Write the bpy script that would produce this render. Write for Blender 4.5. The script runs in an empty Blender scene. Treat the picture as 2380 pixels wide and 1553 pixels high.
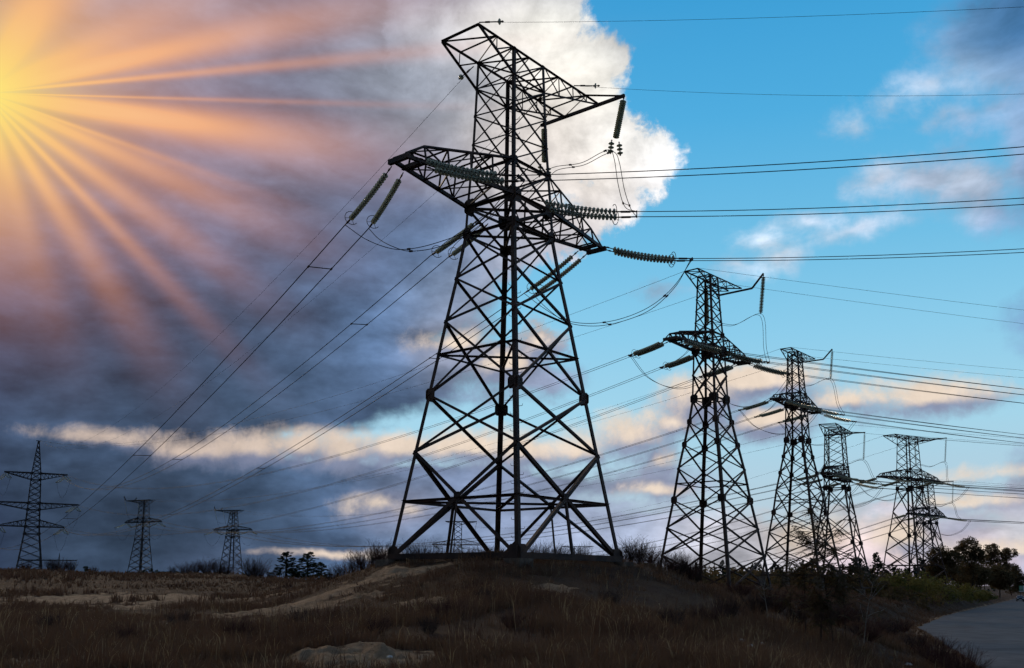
import bpy, math, random
import numpy as np
from mathutils import Vector, Matrix

S = bpy.context.scene
C = S.collection
RNG = random.Random(7)
NP = np.random.default_rng(11)

# ------------------------------------------------------------------ camera
# eye is the origin, looking along +Y; calibrated from the pylons' geometry
FOC, PIT, ROL, CYP, CXP, WID, HEI = 2276.1, math.radians(8.037), math.radians(-.499), 1029.9, 1190., 2380., 1553.
_c, _s = math.cos(ROL), math.sin(ROL)
_ea = Vector((1, 0, 0)); _eb = Vector((0, -math.sin(PIT), math.cos(PIT))); _fw = Vector((0, math.cos(PIT), math.sin(PIT)))
_eu = _ea * _c - _eb * _s; _ev = _ea * _s + _eb * _c
cam = bpy.data.cameras.new('camera'); camo = bpy.data.objects.new('camera', cam); C.objects.link(camo)
cam.sensor_fit = 'HORIZONTAL'; cam.sensor_width = 36.0; cam.lens = FOC / WID * 36.0
cam.shift_y = (CYP - HEI / 2) / WID
cam.clip_start = .1; cam.clip_end = 20000
camo.matrix_world = Matrix(((_eu.x, _ev.x, -_fw.x, 0), (_eu.y, _ev.y, -_fw.y, 0), (_eu.z, _ev.z, -_fw.z, 0), (0, 0, 0, 1)))
S.camera = camo

def ray(u, v):
    dx, dy = u - CXP, -(v - CYP)
    a = (dx * _c + dy * _s) / FOC; b = (-dx * _s + dy * _c) / FOC
    return Vector((a, math.cos(PIT) - b * math.sin(PIT), math.sin(PIT) + b * math.cos(PIT)))

def at(u, v, Y):
    d = ray(u, v)
    return d * (Y / d.y)

def azel(u, v):
    d = ray(u, v).normalized()
    return math.degrees(math.atan2(d.x, d.y)), math.degrees(math.asin(d.z))

# ------------------------------------------------------------------ world: sunset sky with broken storm cloud
SUN_AZ, SUN_EL = azel(-38, 216)
def lin(c):
    c /= 255.
    return c / 12.92 if c <= .04045 else ((c + .055) / 1.055) ** 2.4
def LIN(r, g, b): return (lin(r), lin(g), lin(b))

W = bpy.data.worlds.new('World'); S.world = W; W.use_nodes = True
NT = W.node_tree; NT.nodes.clear()

class G:
    """tiny expression builder over shader nodes"""
    def __init__(s, sock): s.k = sock
def _put(nd, i, v):
    if isinstance(v, G): NT.links.new(v.k, nd.inputs[i])
    else: nd.inputs[i].default_value = v
def M(op, *a, clamp=False):
    nd = NT.nodes.new('ShaderNodeMath'); nd.operation = op; nd.use_clamp = clamp
    for i, v in enumerate(a): _put(nd, i, v)
    return G(nd.outputs[0])
def VM(op, *a, out=0):
    nd = NT.nodes.new('ShaderNodeVectorMath'); nd.operation = op
    for i, v in enumerate(a): _put(nd, i, v)
    return G(nd.outputs[out])
def VS(a, k):
    nd = NT.nodes.new('ShaderNodeVectorMath'); nd.operation = 'SCALE'; _put(nd, 0, a); _put(nd, 3, k)
    return G(nd.outputs[0])
def COMB(x, y, z):
    nd = NT.nodes.new('ShaderNodeCombineXYZ')
    for i, v in enumerate((x, y, z)): _put(nd, i, v)
    return G(nd.outputs[0])
def NOISE(vec, scale, det=4., rough=.55, lac=2.1, dist=0., color=False):
    nd = NT.nodes.new('ShaderNodeTexNoise'); _put(nd, 0, vec)
    nd.inputs['Scale'].default_value = scale; nd.inputs['Detail'].default_value = det
    nd.inputs['Roughness'].default_value = rough; nd.inputs['Lacunarity'].default_value = lac; nd.inputs['Distortion'].default_value = dist
    return G(nd.outputs[1 if color else 0])
def MIX(a, b, f):
    nd = NT.nodes.new('ShaderNodeMix'); nd.data_type = 'RGBA'
    _put(nd, 0, f)
    for i, v in ((6, a), (7, b)):
        if isinstance(v, G): NT.links.new(v.k, nd.inputs[i])
        else: nd.inputs[i].default_value = (*v, 1)
    return G(nd.outputs[2])
def SMOOTH(x, lo, hi):
    nd = NT.nodes.new('ShaderNodeMapRange'); nd.interpolation_type = 'SMOOTHSTEP'; _put(nd, 0, x)
    nd.inputs[1].default_value = lo; nd.inputs[2].default_value = hi
    return G(nd.outputs[0])

tc = NT.nodes.new('ShaderNodeTexCoord'); DIR = G(tc.outputs['Generated'])
sep = NT.nodes.new('ShaderNodeSeparateXYZ'); NT.links.new(DIR.k, sep.inputs[0])
dx, dy, dz = (G(o) for o in sep.outputs)
AZ = M('MULTIPLY', M('ARCTAN2', dx, dy), 57.29578)
EL = M('MULTIPLY', M('ARCSINE', dz), 57.29578)
# domain warp so that no cloud outline stays a plain ellipse
w1 = VM('MULTIPLY_ADD', NOISE(DIR, 7.0, 3., .5, color=True), (1, 1, 1), (-.5, -.5, -.5))
w2 = VM('MULTIPLY_ADD', NOISE(DIR, 26.0, 3., .55, color=True), (1, 1, 1), (-.5, -.5, -.5))
P0 = COMB(AZ, EL, 0.)
P = VM('ADD', P0, VM('ADD', VM('MULTIPLY', w1, (7., 4.5, 0)), VM('MULTIPLY', w2, (1.8, 1.5, 0))))
PS = VM('ADD', P0, VM('MULTIPLY', w1, (2.4, 2.0, 0)))
PC = VM('ADD', PS, VM('MULTIPLY', w2, (.9, .9, 0)))
PB = VM('ADD', P0, VM('ADD', VM('MULTIPLY', w1, (1.0, .7, 0)), VM('MULTIPLY', w2, (.9, .6, 0))))

# clear sky: physical sky tinted towards the evening blue of the scene
sky = NT.nodes.new('ShaderNodeTexSky'); sky.sky_type = 'NISHITA'; sky.sun_disc = False
sky.sun_elevation = math.radians(SUN_EL); sky.sun_rotation = math.radians(SUN_AZ)
sky.altitude = 0; sky.air_density = 1.0; sky.dust_density = .4; sky.ozone_density = 2.0
NISH = VM('MULTIPLY', G(sky.outputs[0]), (.03, .044, .058))
ramp = NT.nodes.new('ShaderNodeValToRGB'); NT.links.new(SMOOTH(EL, -5., 60.).k, ramp.inputs[0])
def _f(e):
    t = (e + 5) / 65.
    return t * t * (3 - 2 * t)
stops = [(-2, (205, 205, 212)), (4, (190, 212, 226)), (9, (172, 221, 241)), (14, (147, 213, 243)), (19, (118, 199, 238)), (26, (82, 180, 232)), (34, (54, 160, 220)), (55, (40, 115, 185))]
el_ = ramp.color_ramp.elements
for i, (e, c) in enumerate(stops):
    k = el_[i] if i < 2 else el_.new(_f(e))
    k.position = _f(e); k.color = (*LIN(*c), 1)
CLEAR = MIX(G(ramp.outputs[0]), NISH, .12)

def D(u, v, ru, rv):
    """pixel-sized cloud patch -> (azimuth, elevation, radii) in degrees"""
    a, e = azel(u, v); k = 57.3 / FOC
    return a, e, ru * k * .93, rv * k * .93

def shape(p, blobs):
    """union of patches: signed depth in degrees inside the outline"""
    acc = None
    for b in blobs:
        a, e, ra, re = D(*b)
        q = VM('MULTIPLY_ADD', p, (1 / ra, 1 / re, 0), (-a / ra, -e / re, 0))
        r = min(ra, re) * .8 + .2 * max(ra, re)
        d = M('MULTIPLY_ADD', VM('LENGTH', q, out=1), -r, r)
        acc = d if acc is None else M('SMOOTH_MAX', acc, d, .9)
    return acc

CUM = [(1225, 40, 150, 170), (1330, 160, 130, 100), (1420, 130, 55, 62), (1290, 300, 190, 150), (1400, 340, 110, 85), (1500, 370, 98, 80),
       (1420, 460, 90, 80), (1290, 520, 120, 70), (1150, 420, 180, 240), (1240, 800, 75, 55), (1175, 850, 120, 55), (1300, 560, 60, 55), (1060, 60, 200, 220)]
STORM = [(300, 330, 900, 640), (-300, 300, 900, 900), (950, 560, 260, 330), (640, 850, 560, 165), (200, 950, 500, 160), (1020, 830, 190, 100), (880, 900, 230, 70)]
LOW = [(-100, 1060, 700, 90), (700, 1120, 800, 60), (1180, 1130, 420, 52), (1240, 880, 130, 50), (1500, 1120, 200, 45), (600, 1330, 1300, 250), (1500, 1330, 800, 150), (1950, 1270, 330, 75), (2250, 1265, 330, 62), (-600, 1200, 900, 420), (3000, 1150, 520, 240),
       (1900, 1345, 900, 60), (1750, 1250, 260, 60), (2050, 1205, 300, 30), (1120, 900, 160, 40)]
# heaped clouds catching the light on top, grey below
BAND = [(250, 1018, 70, 14), (430, 1046, 110, 34), (580, 1044, 100, 40), (700, 1036, 80, 42), (800, 1050, 100, 50), (930, 1042, 130, 46), (1090, 1046, 140, 48), (1230, 1050, 120, 56), (1340, 1046, 110, 50), (1460, 1018, 115, 60), (1530, 1070, 70, 40),
        (1250, 800, 72, 56), (1180, 850, 110, 50), (1050, 800, 110, 36), (1640, 930, 130, 66), (1560, 985, 90, 42), (1780, 890, 160, 44), (1790, 980, 150, 50), (1970, 930, 130, 44), (2160, 925, 170, 52), (1520, 1140, 90, 30),
        (770, 1287, 150, 9), (885, 1288, 60, 11), (892, 1170, 22, 11), (965, 1182, 18, 9), (830, 1186, 38, 32), (2330, 1102, 100, 15), (2250, 1165, 110, 20), (1890, 1240, 60, 40), (2110, 1250, 60, 36), (2310, 1280, 120, 22), (240, 1010, 100, 14)]
WISP = [(1995, 285, 60, 36), (2070, 240, 75, 40), (2150, 200, 80, 42), (2240, 165, 85, 45), (2330, 90, 190, 125), (2190, 280, 60, 28), (2340, 250, 70, 40),
        (2020, 410, 80, 42), (2130, 425, 110, 52), (2240, 450, 110, 55), (2300, 500, 70, 40), (1770, 548, 55, 28), (1815, 590, 45, 26), (1880, 515, 75, 24), (1985, 532, 100, 28),
        (1715, 615, 40, 14), (1530, 682, 55, 20), (2600, 300, 220, 330), (2700, 700, 260, 120)]
COLS = [  # cloud colour (sRGB, as lit by the evening sun and sky) spread over the dome
 (0,40,131,150,172,300),(250,130,126,150,172,300),(150,450,92,108,142,260),(450,330,108,120,150,260),(200,620,67,86,113,170),(80,800,46,60,79,140),(300,760,59,76,100,140),(300,900,53,68,89,120),(120,930,53,68,89,120),
 (60,1030,73,94,124,70),(230,1005,85,110,145,70),(100,1120,49,64,84,90),(350,1120,53,68,89,90),(300,1250,49,64,84,90),(120,1290,53,68,89,70),(600,1190,60,78,102,100),(540,1310,66,80,104,60),
 (500,720,65,84,110,150),(700,640,71,92,121,150),(700,830,68,88,116,130),(900,740,102,132,174,120),(600,950,60,78,102,100),(850,940,78,100,132,80),
 (420,950,59,76,100,90),(700,300,120,132,154,180),(900,180,148,156,170,160),(1000,310,156,162,174,130),(850,470,100,118,150,150),(980,560,99,128,168,120),(1040,80,214,213,216,90),(1150,30,252,247,238,80),(1250,90,255,252,240,100),(1390,140,255,252,240,80),
 (1310,250,240,230,218,80),(1180,330,226,218,212,90),(1460,330,255,252,246,90),(1560,350,246,248,250,70),(1390,440,238,228,218,80),(1500,470,246,244,246,80),(1290,520,198,194,200,80),(1180,620,166,172,190,90),(1050,680,140,158,186,90),
 (1060,790,168,168,182,70),(1150,870,126,140,166,60),(1230,900,140,152,178,50),
 
 (1500,1095,146,152,176,60),(1360,1130,138,150,176,70),(560,1090,76,98,129,60),(760,1120,84,108,142,60),(960,1185,150,145,160,40),(1000,1130,116,132,162,60),(1000,1250,128,150,186,70),(740,1235,81,104,137,70),(1200,1230,148,164,196,80),(1400,1240,164,176,202,80),(1700,1300,202,202,212,80),
 (1570,985,126,138,166,45),(1770,1000,148,154,180,50),(1950,915,204,188,186,45),(1990,965,158,160,182,40),(2260,960,172,174,196,45),
 (1900,1240,232,208,178,45),(2110,1245,230,204,176,40),(2010,1165,192,192,206,50),(2150,1130,186,192,212,50),(2310,1105,128,144,176,36),(2300,1165,208,192,202,40),(2250,1215,158,164,192,40),(2300,1285,218,196,202,45),(2350,1240,206,208,206,40),(2000,1310,208,192,202,60),
 (2000,270,214,226,240,70),(2150,200,204,216,232,70),(2260,170,150,182,212,70),(2350,70,66,116,172,90),(2200,30,70,138,194,70),(2040,410,206,210,222,60),(2120,450,172,186,210,50),(2240,450,206,212,226,60),(1790,560,216,228,242,70),(2000,540,216,224,240,60),(2340,250,160,185,215,60),
 (-700,500,66,80,114,500),(3200,500,110,140,180,500),(1190,-900,96,112,144,700),(-600,1250,50,64,92,300),(3000,1250,170,170,190,300)]

# the cloud deck: colour and thickness tabulated over azimuth x elevation, one colour ramp per row of elevation
_K = 57.3 / FOC
_cp = np.array([(*azel(u, v), *LIN(r, g, b), s_ * _K * .93) for (u, v, r, g, b, s_) in COLS])
_dk = np.array([D(*b) for b in STORM + LOW])
def deck_at(a, e):
    q = ((_cp[:, 0] - a) ** 2 + ((_cp[:, 1] - e) * 1.25) ** 2) / _cp[:, 5] ** 2
    w = np.exp(-.9 * q) + 2e-3 * np.exp(-.08 * q) + 1e-9
    col = (_cp[:, 2:5] * w[:, None]).sum(0) / w.sum()
    d = 1 - np.hypot((a - _dk[:, 0]) / _dk[:, 2], (e - _dk[:, 1]) / _dk[:, 3])
    r = np.minimum(_dk[:, 2], _dk[:, 3]) * .8 + .2 * np.maximum(_dk[:, 2], _dk[:, 3])
    return (*col, min(1., max(0., float((d * r).max()) / 10. + .5)))
ROWS = [-3, .3, 1.0, 1.7, 2.4, 3.2, 4.0, 4.8, 5.6, 6.4, 7.2, 8.0, 8.9, 9.8, 10.7, 11.7, 12.8, 14, 15.5, 17, 19, 21, 23, 25.5, 28, 31, 34.5]
A0, A1, NS = -29.5, 29.5, 32
AZN = M('MULTIPLY_ADD', VM('DOT_PRODUCT', PC, (1, 0, 0), out=1), 1. / (A1 - A0), -A0 / (A1 - A0))
ELN = VM('DOT_PRODUCT', PC, (0, 1, 0), out=1)
CLOUD = DECK = None
for j, e in enumerate(ROWS):
    rp = NT.nodes.new('ShaderNodeValToRGB'); NT.links.new(AZN.k, rp.inputs[0]); rp.color_ramp.interpolation = 'B_SPLINE'
    E_ = rp.color_ramp.elements
    for i in range(NS):
        t = i / (NS - 1)
        k = E_[i] if i < 1 else (E_.new(t) if i < NS - 1 else E_[len(E_) - 1])
        k.position = t; k.color = deck_at(A0 + t * (A1 - A0), e)
    if CLOUD is None: CLOUD, DECK = G(rp.outputs[0]), G(rp.outputs[1])
    else:
        f = SMOOTH(ELN, ROWS[j - 1], e)
        CLOUD = MIX(CLOUD, G(rp.outputs[0]), f)
        DECK = M('MULTIPLY_ADD', M('SUBTRACT', G(rp.outputs[1]), DECK), f, DECK)
nBig = NOISE(VM('MULTIPLY', DIR, (1., 1., 1.9)), 8., 5., .55)
nFin = NOISE(VM('ADD', DIR, VS(w1, .05)), 34., 5., .62)
ero = M('ADD', M('MULTIPLY_ADD', nBig, 3.4, -1.7), M('MULTIPLY_ADD', nFin, 2.0, -1.0))
aCum = SMOOTH(M('ADD', shape(PC, CUM), M('ADD', M('MULTIPLY_ADD', nFin, 2.6, -1.3), M('MULTIPLY_ADD', nBig, 1.6, -.8))), -.25, .5)
aDeck = SMOOTH(M('ADD', M('MULTIPLY_ADD', DECK, 10., -5.), M('MULTIPLY', ero, .85)), -.5, 1.1)
aWisp = M('MULTIPLY', SMOOTH(M('ADD', shape(PC, WISP), M('MULTIPLY', ero, .95)), -.6, 1.35), .88)
sB = shape(PB, BAND); sBu = shape(VM('ADD', PB, (-.35, .75, 0)), BAND)
nHeap = M('ADD', M('MULTIPLY_ADD', nFin, 2.3, -1.15), M('MULTIPLY_ADD', nBig, 2.0, -1.0))
aBand = SMOOTH(M('ADD', sB, nHeap), -.6, 1.0)
LITB = SMOOTH(M('ADD', M('SUBTRACT', sB, sBu), M('MULTIPLY_ADD', nFin, 1.6, -.8)), -.40, .95)
CBAND = MIX(LIN(138, 148, 174), LIN(236, 218, 200), LITB)
CBAND = MIX(VM('MULTIPLY', CBAND, LIN(222, 218, 222)), CBAND, SMOOTH(AZ, -22., 0.))
one = lambda a: M('SUBTRACT', 1., a)
# far from the view the broken storm deck simply goes on
aRest = M('MULTIPLY', SMOOTH(EL, 36., 52.), .85)
aBack = SMOOTH(M('ABSOLUTE', AZ), 42., 70.)
ALPHA = one(M('MULTIPLY', M('MULTIPLY', M('MULTIPLY', one(aCum), one(aDeck)), one(aWisp)), M('MULTIPLY', one(aRest), one(M('MULTIPLY', aBack, .8)))))

# relief: noise compared with itself a little nearer the sun
toS = Vector((math.sin(math.radians(SUN_AZ)) * math.cos(math.radians(SUN_EL)), math.cos(math.radians(SUN_AZ)) * math.cos(math.radians(SUN_EL)), math.sin(math.radians(SUN_EL))))
nb = NOISE(VM('ADD', DIR, VM('ADD', VS(w1, .05), (-.010, -.004, .012))), 34., 5., .62)
nBu = NOISE(VM('ADD', VM('MULTIPLY', DIR, (1., 1., 1.9)), (-.012, 0., .040)), 8., 5., .55)
relief = M('ADD', M('MULTIPLY_ADD', M('SUBTRACT', nFin, nb), M('MULTIPLY_ADD', aCum, .40, .30), 1.), M('ADD', M('MULTIPLY', M('MULTIPLY_ADD', nBig, .9, -.45), M('MULTIPLY_ADD', aCum, -.65, 1.)), M('MULTIPLY', M('SUBTRACT', nBig, nBu), M('MULTIPLY_ADD', aCum, -.3, 1.35))))
relief = M('MULTIPLY_ADD', M('SUBTRACT', relief, 1.), M('SUBTRACT', 1., M('MULTIPLY', M('MULTIPLY', SMOOTH(EL, 14., 26.), .55), M('SUBTRACT', 1., aCum))), M('MULTIPLY_ADD', aCum, .07, 1.))
CLOUD = VS(CLOUD, M('MAXIMUM', relief, .5))
CLOUD = VS(CLOUD, M('MULTIPLY_ADD', NOISE(VM('MULTIPLY', VM('ADD', DIR, VS(w1, .04)), (1., 1., 2.6)), 13., 4., .55), M('MULTIPLY_ADD', aCum, -1.0, 1.45), M('MULTIPLY_ADD', aCum, .50, .28)))
SKY = MIX(MIX(CLEAR, CLOUD, ALPHA), VS(CBAND, M('MULTIPLY_ADD', nb, -.5, 1.25)), aBand)

# the low sun behind the cloud edge: glow and shafts spreading from it
k = 1. / FOC
sE1 = Vector((math.cos(math.radians(SUN_AZ)), -math.sin(math.radians(SUN_AZ)), 0)); sE2 = sE1.cross(toS) * -1
sE2 = toS.cross(sE1) * -1 if (toS.cross(sE1) * -1).z > 0 else toS.cross(sE1)
fwd = M('MAXIMUM', VM('DOT_PRODUCT', DIR, tuple(toS), out=1), .08)
tpx = M('DIVIDE', VM('DOT_PRODUCT', DIR, tuple(sE1), out=1), fwd); tpy = M('DIVIDE', VM('DOT_PRODUCT', DIR, tuple(sE2), out=1), fwd)
def tang(u, v):
    d = ray(u, v).normalized(); q = d.dot(toS); return d.dot(sE1) / q, d.dot(sE2) / q
r_ = VM('LENGTH', COMB(tpx, tpy, 0.), out=1)
phi = M('MULTIPLY', M('ARCTAN2', tpy, tpx), 57.29578)
def glowf(s_, p_): return M('POWER', .5, M('POWER', M('MULTIPLY', r_, 1. / (s_ * k)), p_))
beams = [((230, -200), 17, .80, 560), ((420, 30), 9, .70, 560), ((860, 18), 4.2, .95, 800), ((1020, 117), 1.2, .80, 900), ((960, 245), .6, .55, 760), ((700, 310), 4.0, .65, 560), ((900, 372), 5.6, .95, 700), ((560, 432), 1.4, .40, 470), ((700, 552), 5.0, .75, 560), ((480, 592), 4.4, .72, 500), ((420, 690), 2.8, .70, 520), ((330, 785), 5.2, .72, 470), ((170, 860), 6., .40, 400), ((20, 900), 12., .55, 360)]
bsum = None
for (uv, wd, inten, ln) in beams:
    a, b = tang(*uv); ph = math.degrees(math.atan2(b, a))
    t = M('MULTIPLY_ADD', phi, 1. / wd, -ph / wd)
    g_ = M('MULTIPLY', M('POWER', .36788, M('MULTIPLY', t, t)), M('MULTIPLY', glowf(ln, 3.2), inten))
    bsum = g_ if bsum is None else M('ADD', bsum, g_)
core = glowf(60, 1.4); halo = glowf(240, 1.8)
r_w = VM('LENGTH', COMB(M('MULTIPLY', tpx, .72), M('MULTIPLY', M('MAXIMUM', tpy, M('MULTIPLY', tpy, -1.5)), .90), 0.), out=1)
wideh = M('POWER', .5, M('POWER', M('MULTIPLY', r_w, 1. / (330 * k)), 2.2))
aB = M('MINIMUM', M('ADD', M('MULTIPLY', bsum, .60), M('ADD', M('MULTIPLY', halo, .45), M('MULTIPLY', wideh, .27))), .97)
CB = MIX(MIX(LIN(218, 136, 116), LIN(251, 188, 138), M('MINIMUM', M('ADD', M('MULTIPLY', bsum, .55), M('MULTIPLY', halo, .55)), 1.)), LIN(255, 206, 118), M('MINIMUM', M('MULTIPLY', glowf(125, 1.4), 1.0), 1.))
tot = MIX(SKY, CB, aB)
tot = MIX(tot, LIN(255, 234, 124), M('MULTIPLY', core, .95))
# below the horizon (never in view) a plain dusk ground tone
tot = MIX(tot, (.03, .025, .022), SMOOTH(EL, -1.5, -6.))
bg = NT.nodes.new('ShaderNodeBackground'); NT.links.new(VS(tot, 10.).k, bg.inputs[0]); bg.inputs[1].default_value = .1
wo = NT.nodes.new('ShaderNodeOutputWorld'); NT.links.new(bg.outputs[0], wo.inputs[0])
W.cycles.sampling_method = 'MANUAL'; W.cycles.sample_map_resolution = 512

# ------------------------------------------------------------------ sun, veiled by the cloud
sl = bpy.data.lights.new('sun', 'SUN'); sl.energy = 1.3; sl.angle = math.radians(10); sl.color = (1., .80, .58)
so = bpy.data.objects.new('sun', sl); C.objects.link(so)
so.rotation_euler = (-toS).to_track_quat('-Z', 'Y').to_euler()

S.view_settings.view_transform = 'Standard'; S.view_settings.look = 'None'
S.view_settings.exposure = 0; S.view_settings.gamma = 1; S.view_settings.use_curve_mapping = False
S.render.film_transparent = False
S.cycles.use_adaptive_sampling = True; S.cycles.adaptive_threshold = .02; S.cycles.adaptive_min_samples = 8
S.cycles.max_bounces = 5; S.cycles.diffuse_bounces = 2; S.cycles.transparent_max_bounces = 8

# ------------------------------------------------------------------ materials
def mat(name, base, rough=.7, var=.35, scale=3., metal=0., spec=.3, base2=None, bump=0., trans=0., detail=5.):
    m = bpy.data.materials.new(name); m.use_nodes = True; nt = m.node_tree; b = nt.nodes['Principled BSDF']
    b.inputs['Roughness'].default_value = rough; b.inputs['Metallic'].default_value = metal; b.inputs['Specular IOR Level'].default_value = spec
    n = nt.nodes.new('ShaderNodeTexNoise'); n.inputs['Scale'].default_value = scale; n.inputs['Detail'].default_value = detail
    g = nt.nodes.new('ShaderNodeNewGeometry'); nt.links.new(g.outputs['Position'], n.inputs['Vector'])
    r = nt.nodes.new('ShaderNodeValToRGB'); nt.links.new(n.outputs[0], r.inputs[0])
    c2 = base2 or tuple(min(1, c * (1 + var)) for c in base)
    r.color_ramp.elements[0].position = .35; r.color_ramp.elements[0].color = (*[c * (1 - var) for c in base], 1)
    r.color_ramp.elements[1].position = .68; r.color_ramp.elements[1].color = (*c2, 1)
    nt.links.new(r.outputs[0], b.inputs['Base Color'])
    if bump:
        bp = nt.nodes.new('ShaderNodeBump'); bp.inputs['Strength'].default_value = bump; bp.inputs['Distance'].default_value = .05
        nt.links.new(n.outputs[0], bp.inputs['Height']); nt.links.new(bp.outputs[0], b.inputs['Normal'])
    if trans:
        t = nt.nodes.new('ShaderNodeBsdfTranslucent'); nt.links.new(r.outputs[0], t.inputs[0])
        mx = nt.nodes.new('ShaderNodeMixShader'); mx.inputs[0].default_value = trans
        nt.links.new(b.outputs[0], mx.inputs[1]); nt.links.new(t.outputs[0], mx.inputs[2])
        nt.links.new(mx.outputs[0], nt.nodes['Material Output'].inputs[0])
    return m
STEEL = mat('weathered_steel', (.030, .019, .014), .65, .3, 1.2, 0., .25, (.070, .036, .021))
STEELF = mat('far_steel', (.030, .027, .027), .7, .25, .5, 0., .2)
WIRE = mat('aluminium_wire', (.012, .012, .013), .75, .1, 1., 0., .1)
GLASS = mat('greenish_insulator_glass', (.52, .54, .43), .12, .2, 9., 0., .6, None, 0., .62)
DARKCAP = mat('cast_iron_cap', (.03, .028, .026), .5, .2, 8., 0., .3)
CONC = mat('stained_concrete', (.10, .075, .055), .9, .4, 2.5, 0., .2, None, .2)
CONCP = mat('pole_concrete', (.11, .10, .095), .9, .25, 1.5, 0., .2)

# ------------------------------------------------------------------ mesh helpers
def mesh_data(name, verts, faces, m, smooth=False):
    me = bpy.data.meshes.new(name); me.from_pydata([tuple(v) for v in verts], [], faces)
    if m: me.materials.append(m)
    if smooth: me.shade_smooth()
    return me
def link(name, me, parent=None, loc=None):
    o = bpy.data.objects.new(name, me); C.objects.link(o)
    if parent is not None: o.parent = parent
    if loc is not None: o.location = loc
    return o
def mobj(name, verts, faces, m, parent=None, smooth=False):
    return link(name, mesh_data(name, verts, faces, m, smooth), parent)
def tag(o, label=None, cat=None, group=None, kind=None):
    if label: o['label'] = label
    if cat: o['category'] = cat
    if group: o['group'] = group
    if kind: o['kind'] = kind
    return o
def empty(name, loc=(0, 0, 0), rz=0., parent=None):
    o = bpy.data.objects.new(name, None); C.objects.link(o); o.location = loc; o.rotation_euler = (0, 0, rz); o.empty_display_size = .3
    if parent is not None: o.parent = parent
    return o
def copy_tree(o, parent=None):
    c = o.copy(); C.objects.link(c); c.parent = parent
    for ch in o.children: copy_tree(ch, c)
    return c
def join(parts):
    V, F = [], []
    for v, f in parts:
        k = len(V); V += list(v); F += [tuple(i + k for i in q) for q in f]
    return V, F
def frame(d, n):
    d = d.normalized(); n = n - d * n.dot(d)
    if n.length < 1e-5: n = d.orthogonal()
    n.normalize()
    return d, n, d.cross(n)
def angle(p, q, n, s, t=None):
    """steel angle section from p to q; n = outward side of the corner"""
    p, q, n = Vector(p), Vector(q), Vector(n); d, n, x = frame(q - p, n); t = t or max(.012, s * .12)
    prof = [(0, 0), (s, 0), (s, -t), (t, -t), (t, -s), (0, -s)]
    off = s * .35
    V = [e + x * (a - off) + n * (b + off * .4) for e in (p, q) for a, b in prof]
    F = [(i, (i + 1) % 6, (i + 1) % 6 + 6, i + 6) for i in range(6)] + [(5, 4, 3, 2, 1, 0), (6, 7, 8, 9, 10, 11)]
    return V, F
def leg_angle(p, q, inx, iny, s):
    """corner leg: flanges lie along the two faces"""
    p, q, a, b = Vector(p), Vector(q), Vector(inx), Vector(iny); t = s * .12
    prof = [(0, 0), (s, 0), (s, t), (t, t), (t, s), (0, s)]
    V = [e + a * u + b * v for e in (p, q) for u, v in prof]
    F = [(i, (i + 1) % 6, (i + 1) % 6 + 6, i + 6) for i in range(6)] + [(5, 4, 3, 2, 1, 0), (6, 7, 8, 9, 10, 11)]
    return V, F
def beam(p, q, w, h, n=(0, 0, 1)):
    p, q, n = Vector(p), Vector(q), Vector(n); d, n, x = frame(q - p, n)
    V = [e + x * a * w / 2 + n * b * h / 2 for e in (p, q) for a, b in ((-1, -1), (1, -1), (1, 1), (-1, 1))]
    return V, [(0, 1, 2, 3), (7, 6, 5, 4), (0, 4, 5, 1), (1, 5, 6, 2), (2, 6, 7, 3), (3, 7, 4, 0)]
def channel(p, q, s, n=(0, 0, 1)):
    """double channel chord: two webs with a gap, read from below as one heavy beam"""
    p, q, n = Vector(p), Vector(q), Vector(n); d, n, x = frame(q - p, n)
    return join([beam(p + x * k * s * .32, q + x * k * s * .32, s * .22, s, n) for k in (-1, 1)] + [beam(p + n * s * .5, q + n * s * .5, s * .9, s * .12, n)])
def plate(c, ax, ay, w, h, t=.02):
    """gusset plate with clipped corners"""
    c, ax, ay = Vector(c), Vector(ax).normalized(), Vector(ay).normalized(); n = ax.cross(ay).normalized()
    pr = [(-w, -h * .6), (-w * .6, -h), (w * .6, -h), (w, -h * .6), (w, h * .6), (w * .6, h), (-w * .6, h), (-w, h * .6)]
    V = [c + ax * a / 2 + ay * b / 2 + n * k * t / 2 for k in (-1, 1) for a, b in pr]
    F = [tuple(range(7, -1, -1)), tuple(range(8, 16))] + [(i, (i + 1) % 8, (i + 1) % 8 + 8, i + 8) for i in range(8)]
    return V, F
def tube(pts, r, sides=5, cap=True):
    pts = [Vector(p) for p in pts]; V, F = [], []
    N = len(pts)
    for i, p in enumerate(pts):
        d = (pts[min(i + 1, N - 1)] - pts[max(i - 1, 0)]).normalized()
        up = Vector((0, 0, 1)) if abs(d.z) < .95 else Vector((1, 0, 0))
        x = d.cross(up).normalized(); y = x.cross(d)
        rr = r[i] if isinstance(r, (list, tuple)) else r
        V += [p + (x * math.cos(2 * math.pi * k / sides) + y * math.sin(2 * math.pi * k / sides)) * rr for k in range(sides)]
    for i in range(N - 1):
        for k in range(sides):
            a, b = i * sides + k, i * sides + (k + 1) % sides
            F.append((a, b, b + sides, a + sides))
    if cap: F += [tuple(range(sides - 1, -1, -1)), tuple(range((N - 1) * sides, N * sides))]
    return V, F
def lathe(prof, n=12, axis='z'):
    V = [(r * math.cos(2 * math.pi * k / n), r * math.sin(2 * math.pi * k / n), z) for r, z in prof for k in range(n)]
    F = [(i * n + k, i * n + (k + 1) % n, (i + 1) * n + (k + 1) % n, (i + 1) * n + k) for i in range(len(prof) - 1) for k in range(n)]
    return V, F

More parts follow.
